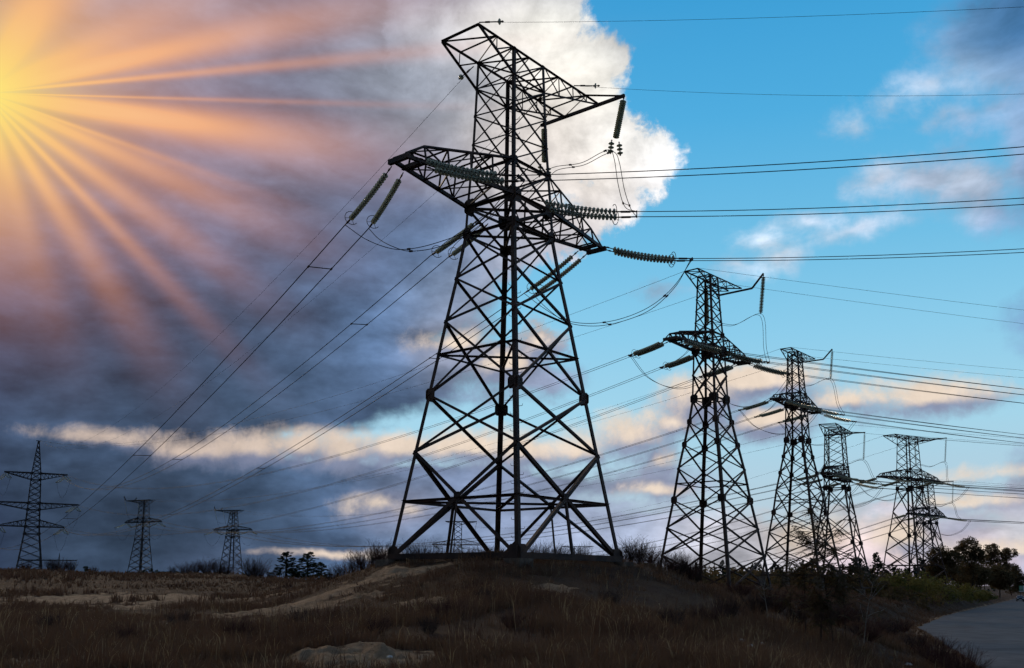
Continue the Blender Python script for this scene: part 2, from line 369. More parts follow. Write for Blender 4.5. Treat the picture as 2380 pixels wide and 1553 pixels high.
# ------------------------------------------------------------------ lattice pylons
CORN = [(-1, -1), (1, -1), (1, 1), (-1, 1)]           # (x, y) signs round the square body
class Kit:
    """pieces of one pylon: path = () for a part, ('crossarm',) for a piece of that part"""
    def __init__(s): s.p = []
    def add(s, name, vf, sub=None, m=None): s.p.append((name, vf, sub, m))
    def build(s, root, m, fine=True):
        subs = {}
        def par(sub):
            if sub is None: return root
            if sub not in subs: subs[sub] = empty(sub, parent=root)
            return subs[sub]
        if fine:
            for name, vf, sub, mm in s.p: mobj(name, *vf, mm or m, par(sub))
        else:
            grp = {}
            for name, vf, sub, mm in s.p: grp.setdefault((sub, name) if sub is None else (None, sub), []).append(vf)
            for (sub, name), l in grp.items():
                if name in ('leg', 'footing'):
                    for q in range(4): mobj(name, *join(l[q::4]), CONC if name == 'footing' else m, root)
                else:
                    nm = {'brace': 'body_lattice', 'strut': 'body_struts', 'gusset_plate': 'gusset_plates'}.get(name, name)
                    o = mobj(nm, *join(l), m, root)
                    if nm in ('body_lattice', 'body_struts', 'gusset_plates'): o['kind'] = 'stuff'
    
def lerp_w(lv, z):
    for (z0, w0), (z1, w1) in zip(lv, lv[1:]):
        if z0 <= z <= z1: return w0 + (w1 - w0) * (z - z0) / (z1 - z0)
    return lv[-1][1] if z > lv[-1][0] else lv[0][1]
def body(K, lv, legs, sizes, rings=(), plates=(), post=False, base_beam=0., diag=()):
    """square tapering body: corner legs, crossed braces on each face, rings of struts"""
    for (z0, z1, s) in legs:
        for cx, cy in CORN:
            zs = [z0] + [z for z, _ in lv if z0 < z < z1] + [z1]
            vf = [leg_angle((cx * lerp_w(lv, a), cy * lerp_w(lv, a), a), (cx * lerp_w(lv, b), cy * lerp_w(lv, b), b), (-cx, 0, 0), (0, -cy, 0), s) for a, b in zip(zs, zs[1:])]
            K.add('leg', join(vf))
    for i, ((z0, w0), (z1, w1)) in enumerate(zip(lv, lv[1:])):
        s = sizes[i]
        if not s: continue
        for j in range(4):
            (ax, ay), (bx, by) = CORN[j], CORN[(j + 1) % 4]; n = ((ax + bx) / 2, (ay + by) / 2, 0)
            nv = Vector(n) * .03
            K.add('brace', angle(Vector((ax * w0, ay * w0, z0)) + nv, Vector((bx * w1, by * w1, z1)) + nv, n, s))
            K.add('brace', angle(Vector((bx * w0, by * w0, z0)) - nv, Vector((ax * w1, ay * w1, z1)) - nv, n, s))
    for z, s in rings:
        w = lerp_w(lv, z)
        for j in range(4):
            (ax, ay), (bx, by) = CORN[j], CORN[(j + 1) % 4]
            K.add('strut', angle((ax * w, ay * w, z), (bx * w, by * w, z), (0, 0, 1), s))
    for z, s in diag:
        w = lerp_w(lv, z)
        K.add('strut', angle((-w, -w, z - .02), (w, w, z - .02), (0, 0, 1), s)); K.add('strut', angle((-w, w, z + .02), (w, -w, z + .02), (0, 0, 1), s))
    for z, s in plates:
        w = lerp_w(lv, z) + .012
        for cx, cy in CORN:
            K.add('gusset_plate', plate((cx * (w - s * .32), cy * w, z), (1, 0, 0), (0, 0, 1), s, s * 1.05))
            K.add('gusset_plate', plate((cx * w, cy * (w - s * .32), z), (0, 1, 0), (0, 0, 1), s, s * 1.05))
    if base_beam:
        w = lv[0][1] * .995; z = lv[0][0] + .12
        for j in range(4):
            (ax, ay), (bx, by) = CORN[j], CORN[(j + 1) % 4]
            K.add('base_beam', channel((ax * w, ay * w, z), (bx * w, by * w, z), base_beam))
    if post:
        (z0, w0), (z1, w1) = lv[0], lv[1]; t = w0 / (w0 + w1); zc = z0 + t * (z1 - z0); wc = w0 + t * (w1 - w0)
        for nx, ny in ((0, -1), (1, 0), (0, 1), (-1, 0)):
            K.add('post', angle((nx * w0, ny * w0, z0 + .15), (nx * wc, ny * wc, zc), (nx, ny, 0), .12))
            K.add('gusset_plate', plate((nx * (wc + .03), ny * (wc + .03), zc), (-ny, nx, 0), (0, 0, 1), .42, .42))
def taper_arm(K, sub, sgn, w0, zb, zt, tip, tw, knee, kz, n, sch, sbr, wt=None):
    """crossarm half: heavy bottom chords level, light top chords sloping to the tip (along local y)"""
    wt = wt or w0; zt0 = zt
    def bot(t, k): return Vector((k * (w0 + (tw - w0) * t), sgn * (w0 + (tip - w0) * t), zb))
    tk = (knee - w0) / (tip - w0)
    def top(t, k):
        u = min(1, t / tk)
        if t <= tk: return Vector((k * (wt + (tw * 1.1 - wt) * u), sgn * (wt + (knee - wt) * u), zt0 + (kz - zt0) * u))
        u = (t - tk) / (1 - tk); a = top(tk, k)
        return a.lerp(bot(1, k) + Vector((0, 0, .12)), u)
    for k in (-1, 1):
        K.add('chord', channel(bot(0, k), bot(1, k), sch), sub)
        K.add('chord', angle(top(0, k), top(tk, k), (k, 0, .5), sch * .6), sub)
        K.add('chord', angle(top(tk, k), top(1, k), (k, 0, .5), sch * .55), sub)
        for i in range(1, n + 1):
            t, t0 = tk * i / n, tk * (i - 1) / n
            K.add('lacing', angle(bot(t, k), top(t, k), (k, 0, 0), sbr), sub)
            K.add('lacing', angle(bot(t0, k), top(t, k), (k, 0, 0), sbr), sub) if i % 2 == 0 else K.add('lacing', angle(top(t0, k), bot(t, k), (k, 0, 0), sbr), sub)
    for i in range(n + 1):
        t = tk * i / n
        if i:
            K.add('lacing', angle(top(t, -1), top(t, 1), (0, 0, 1), sbr), sub); K.add('lacing', angle(bot(t, -1), bot(t, 1), (0, 0, 1), sbr), sub)
            K.add('lacing', angle(bot(tk * (i - 1) / n, (-1) ** i), bot(t, -(-1) ** i), (0, 0, -1), sbr), sub)
            K.add('lacing', angle(top(tk * (i - 1) / n, (-1) ** i), top(t, -(-1) ** i), (0, 0, 1), sbr), sub)
    e = [bot(1, -1), bot(1, 1)]
    K.add('end_plate', beam(e[0] + Vector((-.25, 0, -.05)), e[1] + Vector((.25, 0, -.05)), .2, .24), sub)
    d = (bot(0, 1) - bot(1, 1)).normalized() * .85
    K.add('end_plate', beam(e[0] + Vector((-.2, d.y, -.06)), e[1] + Vector((.2, d.y, -.06)), .16, .2), sub)
def top_frame(K, lv, zt, zb, an, ap, sch, sbr, boom, up=0., horn=0.):
    """flat rectangular frame on the body top, cantilevered both ways along local y, with a cross boom at +y"""
    w, w2 = lerp_w(lv, zt), lerp_w(lv, zb); sub = 'upper_crossarm'
    for k in (-1, 1):
        K.add('chord', angle((k * w, -an, zt), (k * w, ap, zt), (k, 0, 1), sch), sub)
        K.add('chord', angle((k * w2, -w2, zb), (k * w, -an, zt - .05), (k, 0, 0), sch * .8), sub)
        K.add('chord', angle((k * w2, w2, zb), (k * w, ap, zt - .05), (k, 0, 0), sch * .8), sub)
        for y0, y1, sg in ((w, an, -1), (w, ap, 1)):
            n = max(2, round((y1 - y0) / 1.4))
            for i in range(1, n):
                t = i / n; y = y0 + (y1 - y0) * t; yb = w2 + (y1 - w2) * t
                pb = Vector((k * (w2 + (w - w2) * t), sg * yb, zb + (zt - zb) * t))
                K.add('lacing', angle((k * w, sg * y, zt), pb, (k, 0, 0), sbr), sub)
                pt = Vector((k * w, sg * (y0 + (y1 - y0) * (i - 1) / n), zt)); K.add('lacing', angle(pt, pb, (k, 0, 0), sbr), sub)
    ys = []
    for y0, y1 in ((-an, -w), (-w, w), (w, ap)):
        n = max(2, round((y1 - y0) / 1.4)); ys += [y0 + (y1 - y0) * i / n for i in range(n)]
    ys.append(ap)
    for i, y in enumerate(ys[:-1]):
        K.add('lacing', angle((-w, y, zt), (w, y, zt), (0, 0, 1), sbr if i else sch * .8), sub)
        k = (-1) ** i; K.add('lacing', angle((-k * w, y, zt - .02), (k * w, ys[i + 1], zt - .02), (0, 0, 1), sbr), sub)
    for k in (-1, 1):
        K.add('lacing', angle((-w2 * k, k * w2, zb), (w2 * k, k * w2, zb), (0, 0, 1), sbr * 1.2), sub); K.add('lacing', angle((k * w2, -w2, zb), (k * w2, w2, zb), (0, 0, 1), sbr * 1.2), sub)
    zb_ = zt - .05 - up
    if horn:
        hb, hz = boom, horn
        K.add('boom', channel((-hb, ap, zb_), (hb, ap, zb_), sch * 1.3))
        for k in (-1, 1): K.add('boom', channel((k * hb, ap, zb_), (k * (hb + 1.25), ap - .1, zb_ + hz), sch * 1.2))
    else:
        K.add('boom', channel((-boom, ap, zb_), (boom, ap, zb_), sch * 1.25))
        for k in (-1, 1): K.add('boom', angle((k * w, ap - 1.35, zt), (k * (boom - .1), ap, zt - .02), (0, 0, 1), sbr * 1.2))

def pylon(name, spec, fine=True, m=STEEL):
    root = empty(name); K = Kit(); lv = spec['lv']
    body(K, lv, spec['legs'], spec['sizes'], spec.get('rings', ()), spec.get('plates', ()), spec.get('post'), spec.get('base_beam', 0), spec.get('diag', ()))
    zb, zt, tip, tw, knee, kz, n, sch, sbr = spec['arm']
    for sg in (-1, 1): taper_arm(K, 'lower_crossarm', sg, lerp_w(lv, zb), zb, zt, tip, tw, knee, kz, n, sch, sbr, lerp_w(lv, zt))
    if spec.get('top'): top_frame(K, lv, *spec['top'])
    if spec.get('foot'):
        w = lv[0][1]; z = lv[0][0]
        for cx, cy in CORN:
            s = spec['foot']; V, F = beam((cx * w, cy * w, z - 1.6), (cx * w, cy * w, z - .02), s, s, (1, 0, 0))
            K.add('footing', (V, F), None, CONC)
    if spec.get('bolts'):
        pass
    K.build(root, m, fine)
    return root

# the big anchor pylon on the mound (heights above its base)
ZB = 1.04
def rel(l): return [(z - ZB, w) for z, w in l]
MAIN = dict(lv=rel([(1.04, 4.18), (6.49, 3.374), (9.47, 2.93), (13.38, 2.36), (15.72, 2.0), (18.14, 1.68), (19.65, 1.62), (21.58, 1.52), (23.17, 1.44), (24.80, 1.385), (26.36, 1.34), (27.88, 1.30)]),
    legs=[(0, 17.1, .215), (17.1, 26.9, .16)], sizes=[.18, .135, .125, .12, .11, .1, .09, .075, .075, .075, .075],
    rings=[(2.95, .14), (10.58, .11), (17.1, .13), (18.61, .16), (20.54, .12)], diag=[(2.95, .12), (10.58, .1), (17.1, .1), (18.61, .12)],
    plates=[(8.43, .62), (17.1, .55), (18.61, .75), (0.25, .75), (20.54, .4)], post=True, base_beam=.27, foot=.95,
    arm=(18.61, 20.54, 8.15, .42, 6.95, 19.5, 4, .17, .07), top=(26.84, 25.32, 4.1, 6.62, .13, .065, 3.05))
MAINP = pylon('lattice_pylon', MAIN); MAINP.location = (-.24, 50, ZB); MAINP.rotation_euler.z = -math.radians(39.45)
tag(MAINP, 'tall dark lattice pylon on the sandy mound, biggest and nearest of all', 'pylon', 'lattice pylons')
# climbing bolts on the leg nearest the viewer
_bolt = mesh_data('step_bolt', *join([tube([(0, 0, 0), (.20, 0, 0), (.235, 0, .03), (.24, 0, .10)], .014, 5)]), STEEL)
_nl = [o for o in MAINP.children if o.name.startswith('leg')]
for o_, z0, z1 in ((_nl[1], .9, 17.), (_nl[5], 17.3, 26.6)):
    z = z0; i = 0
    while z < z1:
        w = lerp_w(MAIN['lv'], z); b = link('step_bolt', _bolt, o_, (w - .02 if i % 2 else w - .17, -w + (.17 if i % 2 else .02), z)); b.rotation_euler.z = (0.15, -math.pi / 2 - .15)[(i + 1) % 2] if True else 0
        z += .42; i += 1

# the slimmer angle pylon behind it, and its twin further on
Z2 = -.6
def rel2(l): return [(z - Z2, w) for z, w in l]
TYPE2 = dict(lv=rel2([(-.6, 3.62), (2.35, 3.205), (4.68, 2.868), (7.09, 2.479), (9.86, 2.126), (11.97, 1.76), (13.99, 1.42), (16.03, 1.158), (18.2, 1.09), (20.41, 1.02), (21.88, .935), (22.95, .875), (24.0, .82), (25.1, .77), (26.18, .73), (27.21, .685)]),
    legs=[(0, 16.63, .24), (16.63, 27.81, .16)], sizes=[.14, .13, .12, .12, .11, .11, .11, .12, .12, .09, .075, .075, .075, .075, .075],
    rings=[(9.16, .1), (16.63, .12), (21.01, .16), (22.48, .12)], plates=[(7.69, .62), (12.57, .5), (14.59, .5), (16.63, .75), (21.01, .85), (22.48, .42)], base_beam=.22, foot=.8,
    arm=(21.01, 22.48, 6.25, .45, 5.6, 21.6, 4, .2, .08), top=(27.81, 26.78, 2.78, 4.9, .11, .06, 1.75, .2, 1.15))
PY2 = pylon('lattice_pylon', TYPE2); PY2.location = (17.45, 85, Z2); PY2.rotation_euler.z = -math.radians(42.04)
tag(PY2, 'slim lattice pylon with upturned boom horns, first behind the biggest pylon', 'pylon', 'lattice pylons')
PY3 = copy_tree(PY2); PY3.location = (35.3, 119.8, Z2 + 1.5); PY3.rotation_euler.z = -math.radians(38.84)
tag(PY3, 'slim lattice pylon with upturned boom horns, second behind the biggest pylon', 'pylon', 'lattice pylons')
# stouter pylons with straight booms further along the road
Z5 = -.6
def rel5(l): return [(z - Z5, w) for z, w in l]
TYPE5 = dict(lv=rel5([(-.6, 4.05), (2.6, 3.55), (5.7, 3.163), (8.57, 2.676), (12.6, 2.1), (16.61, 1.55), (18.27, 1.52), (19.85, 1.456), (21.35, 1.39), (22.9, 1.33), (24.4, 1.268), (25.68, 1.21)]),
    legs=[(0, 17.21, .22), (17.21, 26.28, .15)], sizes=[.16, .14, .13, .13, .13, .12, .1, .08, .08, .08, .08],
    rings=[(3.95, .13), (17.21, .15), (18.87, .2), (20.45, .12)], plates=[(9.17, .6), (17.21, .75), (18.87, .45), (20.45, .4)], base_beam=.2, foot=.8,
    arm=(18.87, 20.45, 7.7, .45, 7.0, 19.45, 5, .24, .085), top=(26.28, 25.0, 4.87, 6.25, .12, .065, 3.3))
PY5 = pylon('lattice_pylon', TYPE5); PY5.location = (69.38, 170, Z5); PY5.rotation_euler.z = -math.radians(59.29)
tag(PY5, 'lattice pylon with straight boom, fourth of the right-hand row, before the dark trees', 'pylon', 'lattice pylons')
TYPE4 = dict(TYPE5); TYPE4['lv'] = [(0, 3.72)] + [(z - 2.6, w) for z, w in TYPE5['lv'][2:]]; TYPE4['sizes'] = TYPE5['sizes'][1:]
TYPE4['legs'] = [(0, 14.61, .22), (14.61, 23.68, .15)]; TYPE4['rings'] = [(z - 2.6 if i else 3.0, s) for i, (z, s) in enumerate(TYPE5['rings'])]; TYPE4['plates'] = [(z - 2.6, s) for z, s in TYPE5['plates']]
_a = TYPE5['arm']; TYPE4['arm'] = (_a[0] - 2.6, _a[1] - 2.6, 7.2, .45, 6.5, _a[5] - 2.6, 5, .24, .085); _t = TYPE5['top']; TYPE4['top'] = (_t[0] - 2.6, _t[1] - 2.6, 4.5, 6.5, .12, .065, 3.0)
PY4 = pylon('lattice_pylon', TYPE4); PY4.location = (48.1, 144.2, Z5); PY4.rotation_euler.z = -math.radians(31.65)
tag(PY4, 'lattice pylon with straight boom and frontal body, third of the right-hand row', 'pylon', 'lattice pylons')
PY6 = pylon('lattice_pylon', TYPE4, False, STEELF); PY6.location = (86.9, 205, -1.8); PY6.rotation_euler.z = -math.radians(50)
tag(PY6, 'farthest lattice pylon of the right-hand row, half hidden behind the fourth', 'pylon', 'lattice pylons')
# distant pylons over the left dunes and behind the big pylon
def far_spec(h, kink, g, fb, w0, wk, wt, arm, an, ap, k=1.0, horn=1.5):
    s = 1.25
    def pan(z0, w0_, z1, w1_, n): return [(z0 + (z1 - z0) * i / n, w0_ + (w1_ - w0_) * i / n) for i in range(n)]
    wg = wk + (wt - wk) * (g - kink) / (h - kink); wf = wk + (wt - wk) * (fb - kink) / (h - kink)
    lv = pan(0, w0, kink, wk, 6) + pan(kink, wk, fb, wf, 3) + pan(fb, wf, g, wg, 1) + pan(g, wg, h - 1.2, wt * 1.05, 3) + [(h - 1.2, wt * 1.05), (h, wt)]
    return dict(lv=lv, legs=[(0, kink, .26 * s), (kink, h, .18 * s)], sizes=[.13 * s] * 6 + [.12 * s] * 3 + [.1 * s] * 5, rings=[(kink * .3, .12), (kink, .16), (fb, .2), (g, .15)], plates=[(kink, .7), (fb, .8), (g, .5)],
                arm=(fb, g, arm, .5, arm - .9, fb + .6, 4, .3, .1), top=(h, h - 1.3, an, ap, .18, .08, 1.6, .1, horn) if horn else (h, h - 1.3, an, ap, .18, .08, 2.6))
FARS = [  # u of centre, Y, base z, spec, heading of local +y (degrees from view axis), label
 (325, 350, -.2, far_spec(27.8, 13.8, 21.5, 20., 3.3, 1.85, 1.15, 8.6, 4.2, 7.4), -62, 'small distant pylon with two horns, left of centre over the dunes'),
 (536, 395, -.9, far_spec(28.3, 17.6, 22., 20.4, 3.7, 2.0, 1.1, 8.6, 4.0, 7.4), -72, 'small distant pylon with two horns, right neighbour over the dunes'),
 (1063, 430, -4., far_spec(29.8, 19.5, 22., 19.6, 3.8, 1.7, 1.6, 11.0, 5.6, 8.0, 1, 0), 88, 'tiny far pylon seen through the left legs of the biggest pylon'),
 (1342, 600, -6., far_spec(27.5, 17.5, 19.5, 17.6, 3.8, 1.9, 1.8, 10.5, 9.3, 9.6, 1, 0), 90, 'tiny far pylon top seen through the right legs of the biggest pylon')]
FP = []
for (u, Y, zb, sp, hd, lab) in FARS:
    o = pylon('lattice_pylon', sp, False, STEELF); p = at(u, 1340, Y); o.location = (p.x, Y, zb); o.rotation_euler.z = -math.radians(hd)
    tag(o, lab, 'pylon', 'lattice pylons'); FP.append(o)
# double-circuit pylon with three crossarms at the far left
def double_circuit():
    root = empty('lattice_pylon'); K = Kit()
    def pan(z0, w0, z1, w1, n): return [(z0 + (z1 - z0) * i / n, w0 + (w1 - w0) * i / n) for i in range(n)]
    lv = pan(0, 3.75, 12.2, 2.25, 5) + pan(12.2, 2.25, 14.4, 2.1, 1) + pan(14.4, 2.1, 16.4, 2.0, 1) + pan(16.4, 2.0, 19.6, 1.85, 2) + pan(19.6, 1.85, 21.6, 1.75, 1) + pan(21.6, 1.75, 28.8, 1.45, 4) + pan(28.8, 1.45, 30.8, 1.36, 1) + pan(30.8, 1.36, 40.8, .2, 7) + [(40.8, .2)]
    body(K, lv, [(0, 21.6, .3), (21.6, 40.8, .2)], [.16] * (len(lv) - 1), [(4.2, .16), (12.2, .2), (14.4, .22), (16.4, .16), (19.6, .2), (21.6, .2), (28.8, .2), (30.8, .2)], [(12.2, .8), (14.4, .8), (16.4, .6), (19.6, .8), (21.6, .8), (28.8, .6), (30.8, .6)])
    for sg in (-1, 1):
        taper_arm(K, 'lower_crossarm', sg, 2.1, 14.4, 16.4, 9.0, .4, 8.2, 14.9, 6, .28, .1, 2.0)
        for sub, zb, zt, L, wb, wt in (('middle_crossarm', 19.6, 21.6, 12.6, 1.85, 1.75), ('top_crossarm', 28.8, 30.8, 8.8, 1.45, 1.36)):
            for k in (-1, 1):
                T = Vector((k * .25, sg * L, zt)); b0 = Vector((k * wb, sg * wb, zb)); t0 = Vector((k * wt, sg * wt, zt))
                K.add('chord', channel(t0, T, .28), sub); K.add('chord', angle(b0, T - Vector((0, 0, .1)), (k, 0, 0), .2), sub)
                for i in range(1, 7):
                    q, q0 = i / 7, (i - 1) / 7
                    K.add('lacing', angle(t0.lerp(T, q), b0.lerp(T, q), (k, 0, 0), .09), sub); K.add('lacing', angle(t0.lerp(T, q0), b0.lerp(T, q), (k, 0, 0), .09), sub)
    K.add('peak', beam((0, -.7, 40.85), (0, .7, 40.85), .25, .2))
    K.build(root, STEELF, False)
    return root
DC = double_circuit(); DC.location = (at(66, 1340, 300).x, 300, .9); DC.rotation_euler.z = -math.radians(62)
tag(DC, 'tapering three-armed lattice pylon with pointed peak at the far left', 'pylon', 'lattice pylons')

# ------------------------------------------------------------------ insulator strings and conductors
_dv, _df = lathe([(.0, .085), (.055, .08), (.062, .02), (.075, .012), (.15, .004), (.205, -.03), (.19, -.055), (.13, -.03), (.11, -.06), (.07, -.035), (.03, -.05), (.022, -.115), (.0, -.115)], 12)
DISC = mesh_data('glass_disc', _dv, _df, DARKCAP, True); DISC.materials.append(GLASS)
for i, pl in enumerate(DISC.polygons): pl.material_index = 1 if 3 <= i // 12 <= 9 else 0
_ov, _of = lathe([(.05, .06), (.06, .0), (.2, -.02), (.18, -.05), (.04, -.06)], 6)
def basis(d):
    d = d.normalized(); x = d.cross(Vector((0, 0, 1))); x = x.normalized() if x.length > 1e-3 else Vector((1, 0, 0))
    return Matrix((x, d.cross(x) * -1 if False else x.cross(d) * -1, d)).transposed()
def bowed(p, q, bow, n):
    return [p.lerp(q, i / n) - Vector((0, 0, 4 * bow * (i / n) * (1 - i / n))) for i in range(n + 1)]
def string(label, chains, nd=20, fine=True, bow=.15, lead=.14, tail=.14, ds=1.,  ring=True, group='insulator strings', cat='insulator', rods=None):
    """chains: list of (start, end) points; discs threaded between, hardware at both ends"""
    P0_ = Vector(chains[0][0]); root = empty('insulator_string', P0_); tag(root, label, cat, group)
    steel = []; allv = []
    for p, q in chains:
        p, q = Vector(p), Vector(q); pts = bowed(p - P0_, q - P0_, bow, 24)
        def on(t):
            x = min(max(t, 0), 1) * 24; i = min(23, int(x)); return pts[i].lerp(pts[i + 1], x - i)
        L = (q - p).length
        steel.append(tube([on(0), on(lead)], .03, 6)); steel.append(tube([on(lead), on(1 - tail)], .02, 5)); steel.append(tube([on(1 - tail), on(1)], .034, 6))
        steel.append(tube([on(1 - tail * .75), on(1 - tail * .3)], .055, 6)); steel.append(tube([on(lead * .35), on(lead * .6)], .05, 5))
        sc = (L * (1 - lead - tail) / nd) / .2; rd = ds * (.195 / .205)
        for i in range(nd):
            t = lead + (1 - lead - tail) * (i + .5) / nd; c = on(t); d = on(t - .02) - on(t + .02)
            Mx = basis(d).to_4x4() @ Matrix.Diagonal((rd, rd, sc * .85, 1)); Mx.translation = c
            if fine:
                o = link('glass_disc', DISC, root); o.matrix_local = Mx
            else: allv.append(([Mx @ Vector(v) for v in _ov], _of))
        if ring:
            c = on(1 - tail - .01); d = (on(1) - on(.8)).normalized(); Bm = basis(d); rr = .36
            pr = [c + Bm @ Vector((rr * math.cos(a), rr * math.sin(a), 0)) for a in [math.radians(40 + i * 290 / 20) for i in range(21)]]
            ro = mobj('arcing_ring', *join([tube(pr, .018, 5), tube([c, pr[9]], .012, 4), tube([c, pr[2]], .012, 4)]), STEEL, root)
    if len(chains) == 2:
        a, b = Vector(chains[0][1]) - P0_, Vector(chains[1][1]) - P0_
        if (a - b).length < 1.2 and rods is not False: steel.append(beam(a, b, .05, .16))
    mobj('link_hardware', *join(steel), STEEL, root)
    if allv: tag(mobj('disc_chain', *join(allv), GLASS, root, False), kind='stuff')
    return root
def sagline(p, q, sag, n=40):
    p, q = Vector(p), Vector(q)
    return [p.lerp(q, i / n) - Vector((0, 0, 4 * sag * (i / n) * (1 - i / n))) for i in range(n + 1)]
def onward(p, q, sag, k=4):
    """carry a span on past q with the same curve: new end and sag"""
    p, q = Vector(p), Vector(q)
    return p + (q - p) * k + Vector((0, 0, 4 * k * (k - 1) * sag)), sag * k * k
def pair(label, ends, sag, r=.02, spacers=(), n=40, group='conductor spans', name='conductor_pair', cat='power line'):
    """two sub-conductors held together by spacers"""
    P0_ = Vector(ends[0][0]); root = empty(name, P0_); tag(root, label, cat, group); L = []
    for p, q in ends:
        pts = [x - P0_ for x in sagline(p, q, sag, n)]; L.append(pts); mobj('wire', *tube(pts, r, 4), WIRE, root)
    for t in spacers:
        i = int(t * n); a, b = L[0][i], L[1][i]
        d = (L[0][min(i + 1, n)] - a).normalized() * .12
        mobj('spacer', *join([tube([a, b], r * .9, 4), beam(a - d, a + d, r * 2.4, r * 2.4), beam(b - d, b + d, r * 2.4, r * 2.4)]), STEEL, root)
    return root
def spline(cp, n=10):
    P_ = [Vector(c) for c in cp]; P_ = [P_[0] * 2 - P_[1]] + P_ + [P_[-1] * 2 - P_[-2]]; out = []
    for i in range(1, len(P_) - 2):
        for j in range(n):
            t = j / n; a, b, c, d = P_[i - 1], P_[i], P_[i + 1], P_[i + 2]
            out.append(.5 * (2 * b + (c - a) * t + (2 * a - 5 * b + 4 * c - d) * t * t + (3 * b - a - 3 * c + d) * t ** 3))
    return out + [P_[-2]]
def jumper(label, paths, r=.02, spacers=(), group='jumper loops'):
    P0_ = Vector(paths[0][0]); root = empty('jumper_loop', P0_); tag(root, label, 'jumper wire', group); L = []
    for cp in paths:
        pts = [x - P0_ for x in spline(cp)]; L.append(pts); mobj('wire', *tube(pts, r, 5), WIRE, root)
    for t in spacers:
        if len(L) > 1:
            i = int(t * (len(L[0]) - 1)); k = int(t * (len(L[1]) - 1)); a, b = L[0][i], L[1][k]; d = (L[0][i] - L[0][i - 1]).normalized() * .09
            mobj('spacer', *join([tube([a, b], r * .9, 4), beam(a - d, a + d, r * 4, r * 4), beam(b - d, b + d, r * 4, r * 4)]), STEEL, root)
    return root
def earth(label, p, q, sag, r=.009, n=36, group='earth wires'):
    P0_ = Vector(p); o = mobj('earth_wire', *tube([x - P0_ for x in sagline(p, q, sag, n)], r, 4), WIRE); o.location = P0_
    return tag(o, label, 'power line', group)
def reach(P_, uv, L, far=True):
    """point on the sight line through a place in the view, L metres from P"""
    d = ray(*uv).normalized(); b = d.dot(P_); c = P_.length_squared - L * L; disc = b * b - c
    t = b + (math.sqrt(disc) if far else -math.sqrt(disc)) if disc > 0 else b
    return d * t
def wpt(root, x, y, z):
    c, s = math.cos(root.rotation_euler.z), math.sin(root.rotation_euler.z)
    return Vector((root.location.x + c * x - s * y, root.location.y + s * x + c * y, root.location.z + z))
BIG = 'the biggest pylon'
ZA = 18.61
def seen(P_):
    d = P_; return d
# left-going strings (towards the three-armed pylon)
LS = [('near crossarm tip', [(wpt(MAINP, -.72, -7.95, ZA - .15), (802, 523)), (wpt(MAINP, -.80, -7.1, ZA - .15), (857, 531))]),
      ('body middle', [(wpt(MAINP, -1.95, -.3, ZA - .2), (1001, 594)), (wpt(MAINP, -1.95, .5, ZA - .2), (1042, 598))]),
      ('far crossarm tip', [(wpt(MAINP, -.72, 7.3, ZA - .15), (1218, 682)), (wpt(MAINP, -.70, 8.1, ZA - .15), (1240, 686))])]
LEND = []
for nm, ch in LS:
    cs = [(p, reach(p, uv, 5.9)) for p, uv in ch]; LEND.append([c[1] for c in cs])
    string(f'double glass insulator string pulling left from the {nm} of {BIG}', cs, 20, True, .12, .10, .14, .78, True, rods=False)
# right-going strings
RS = [('near crossarm tip', [(wpt(MAINP, .62, -7.6, ZA + .05), (1203, 408)), (wpt(MAINP, .62, -7.05, ZA - .2), (1219, 421))]),
      ('body middle', [(wpt(MAINP, 1.75, -.1, ZA + .1), (1480, 492)), (wpt(MAINP, 1.75, .35, ZA - .15), (1480, 504))]),
      ('far crossarm tip', [(wpt(MAINP, .62, 8.05, ZA + .05), (1610, 601)), (wpt(MAINP, .62, 8.25, ZA - .1), (1604, 606))])]
REND = []
for nm, ch in RS:
    cs = [(p, reach(p, uv, 5.75, False)) for p, uv in ch]; REND.append([c[1] for c in cs])
    string(f'double glass insulator string pulling right from the {nm} of {BIG}', cs, 18, True, .22, .10, .2, .86, True)
# conductors to the right, over the road
for i, (nm, vs, Y) in enumerate((('near crossarm tip', (312, 330), 36.), ('body middle', (437, 453), 42.), ('far crossarm tip', (557, 567), 50.))):
    e = [(REND[i][k], onward(REND[i][k], at(2700, vs[k], Y), .25)[0]) for k in (0, 1)]
    pair(f'conductor pair running right from the {nm} of {BIG}', e, 4., .021, (), 90)
# conductors to the left
for i, (nm, uv, Y, sag, sp) in enumerate((('near crossarm tip', ((-60, 1236), (-40, 1240)), 330, 10.5, (.028, .17, .33)), ('body middle', ((138, 1103), (146, 1106)), 296, 8.5, (.06, .3)), ('far crossarm tip', ((140, 1229), (147, 1232)), 304, 7.0, (.05, .22, .4)))):
    e = [(LEND[i][k], at(*uv[k], Y)) for k in (0, 1)]
    pair(f'conductor pair running left from the {nm} of {BIG}', e, sag, .033, sp, 60)
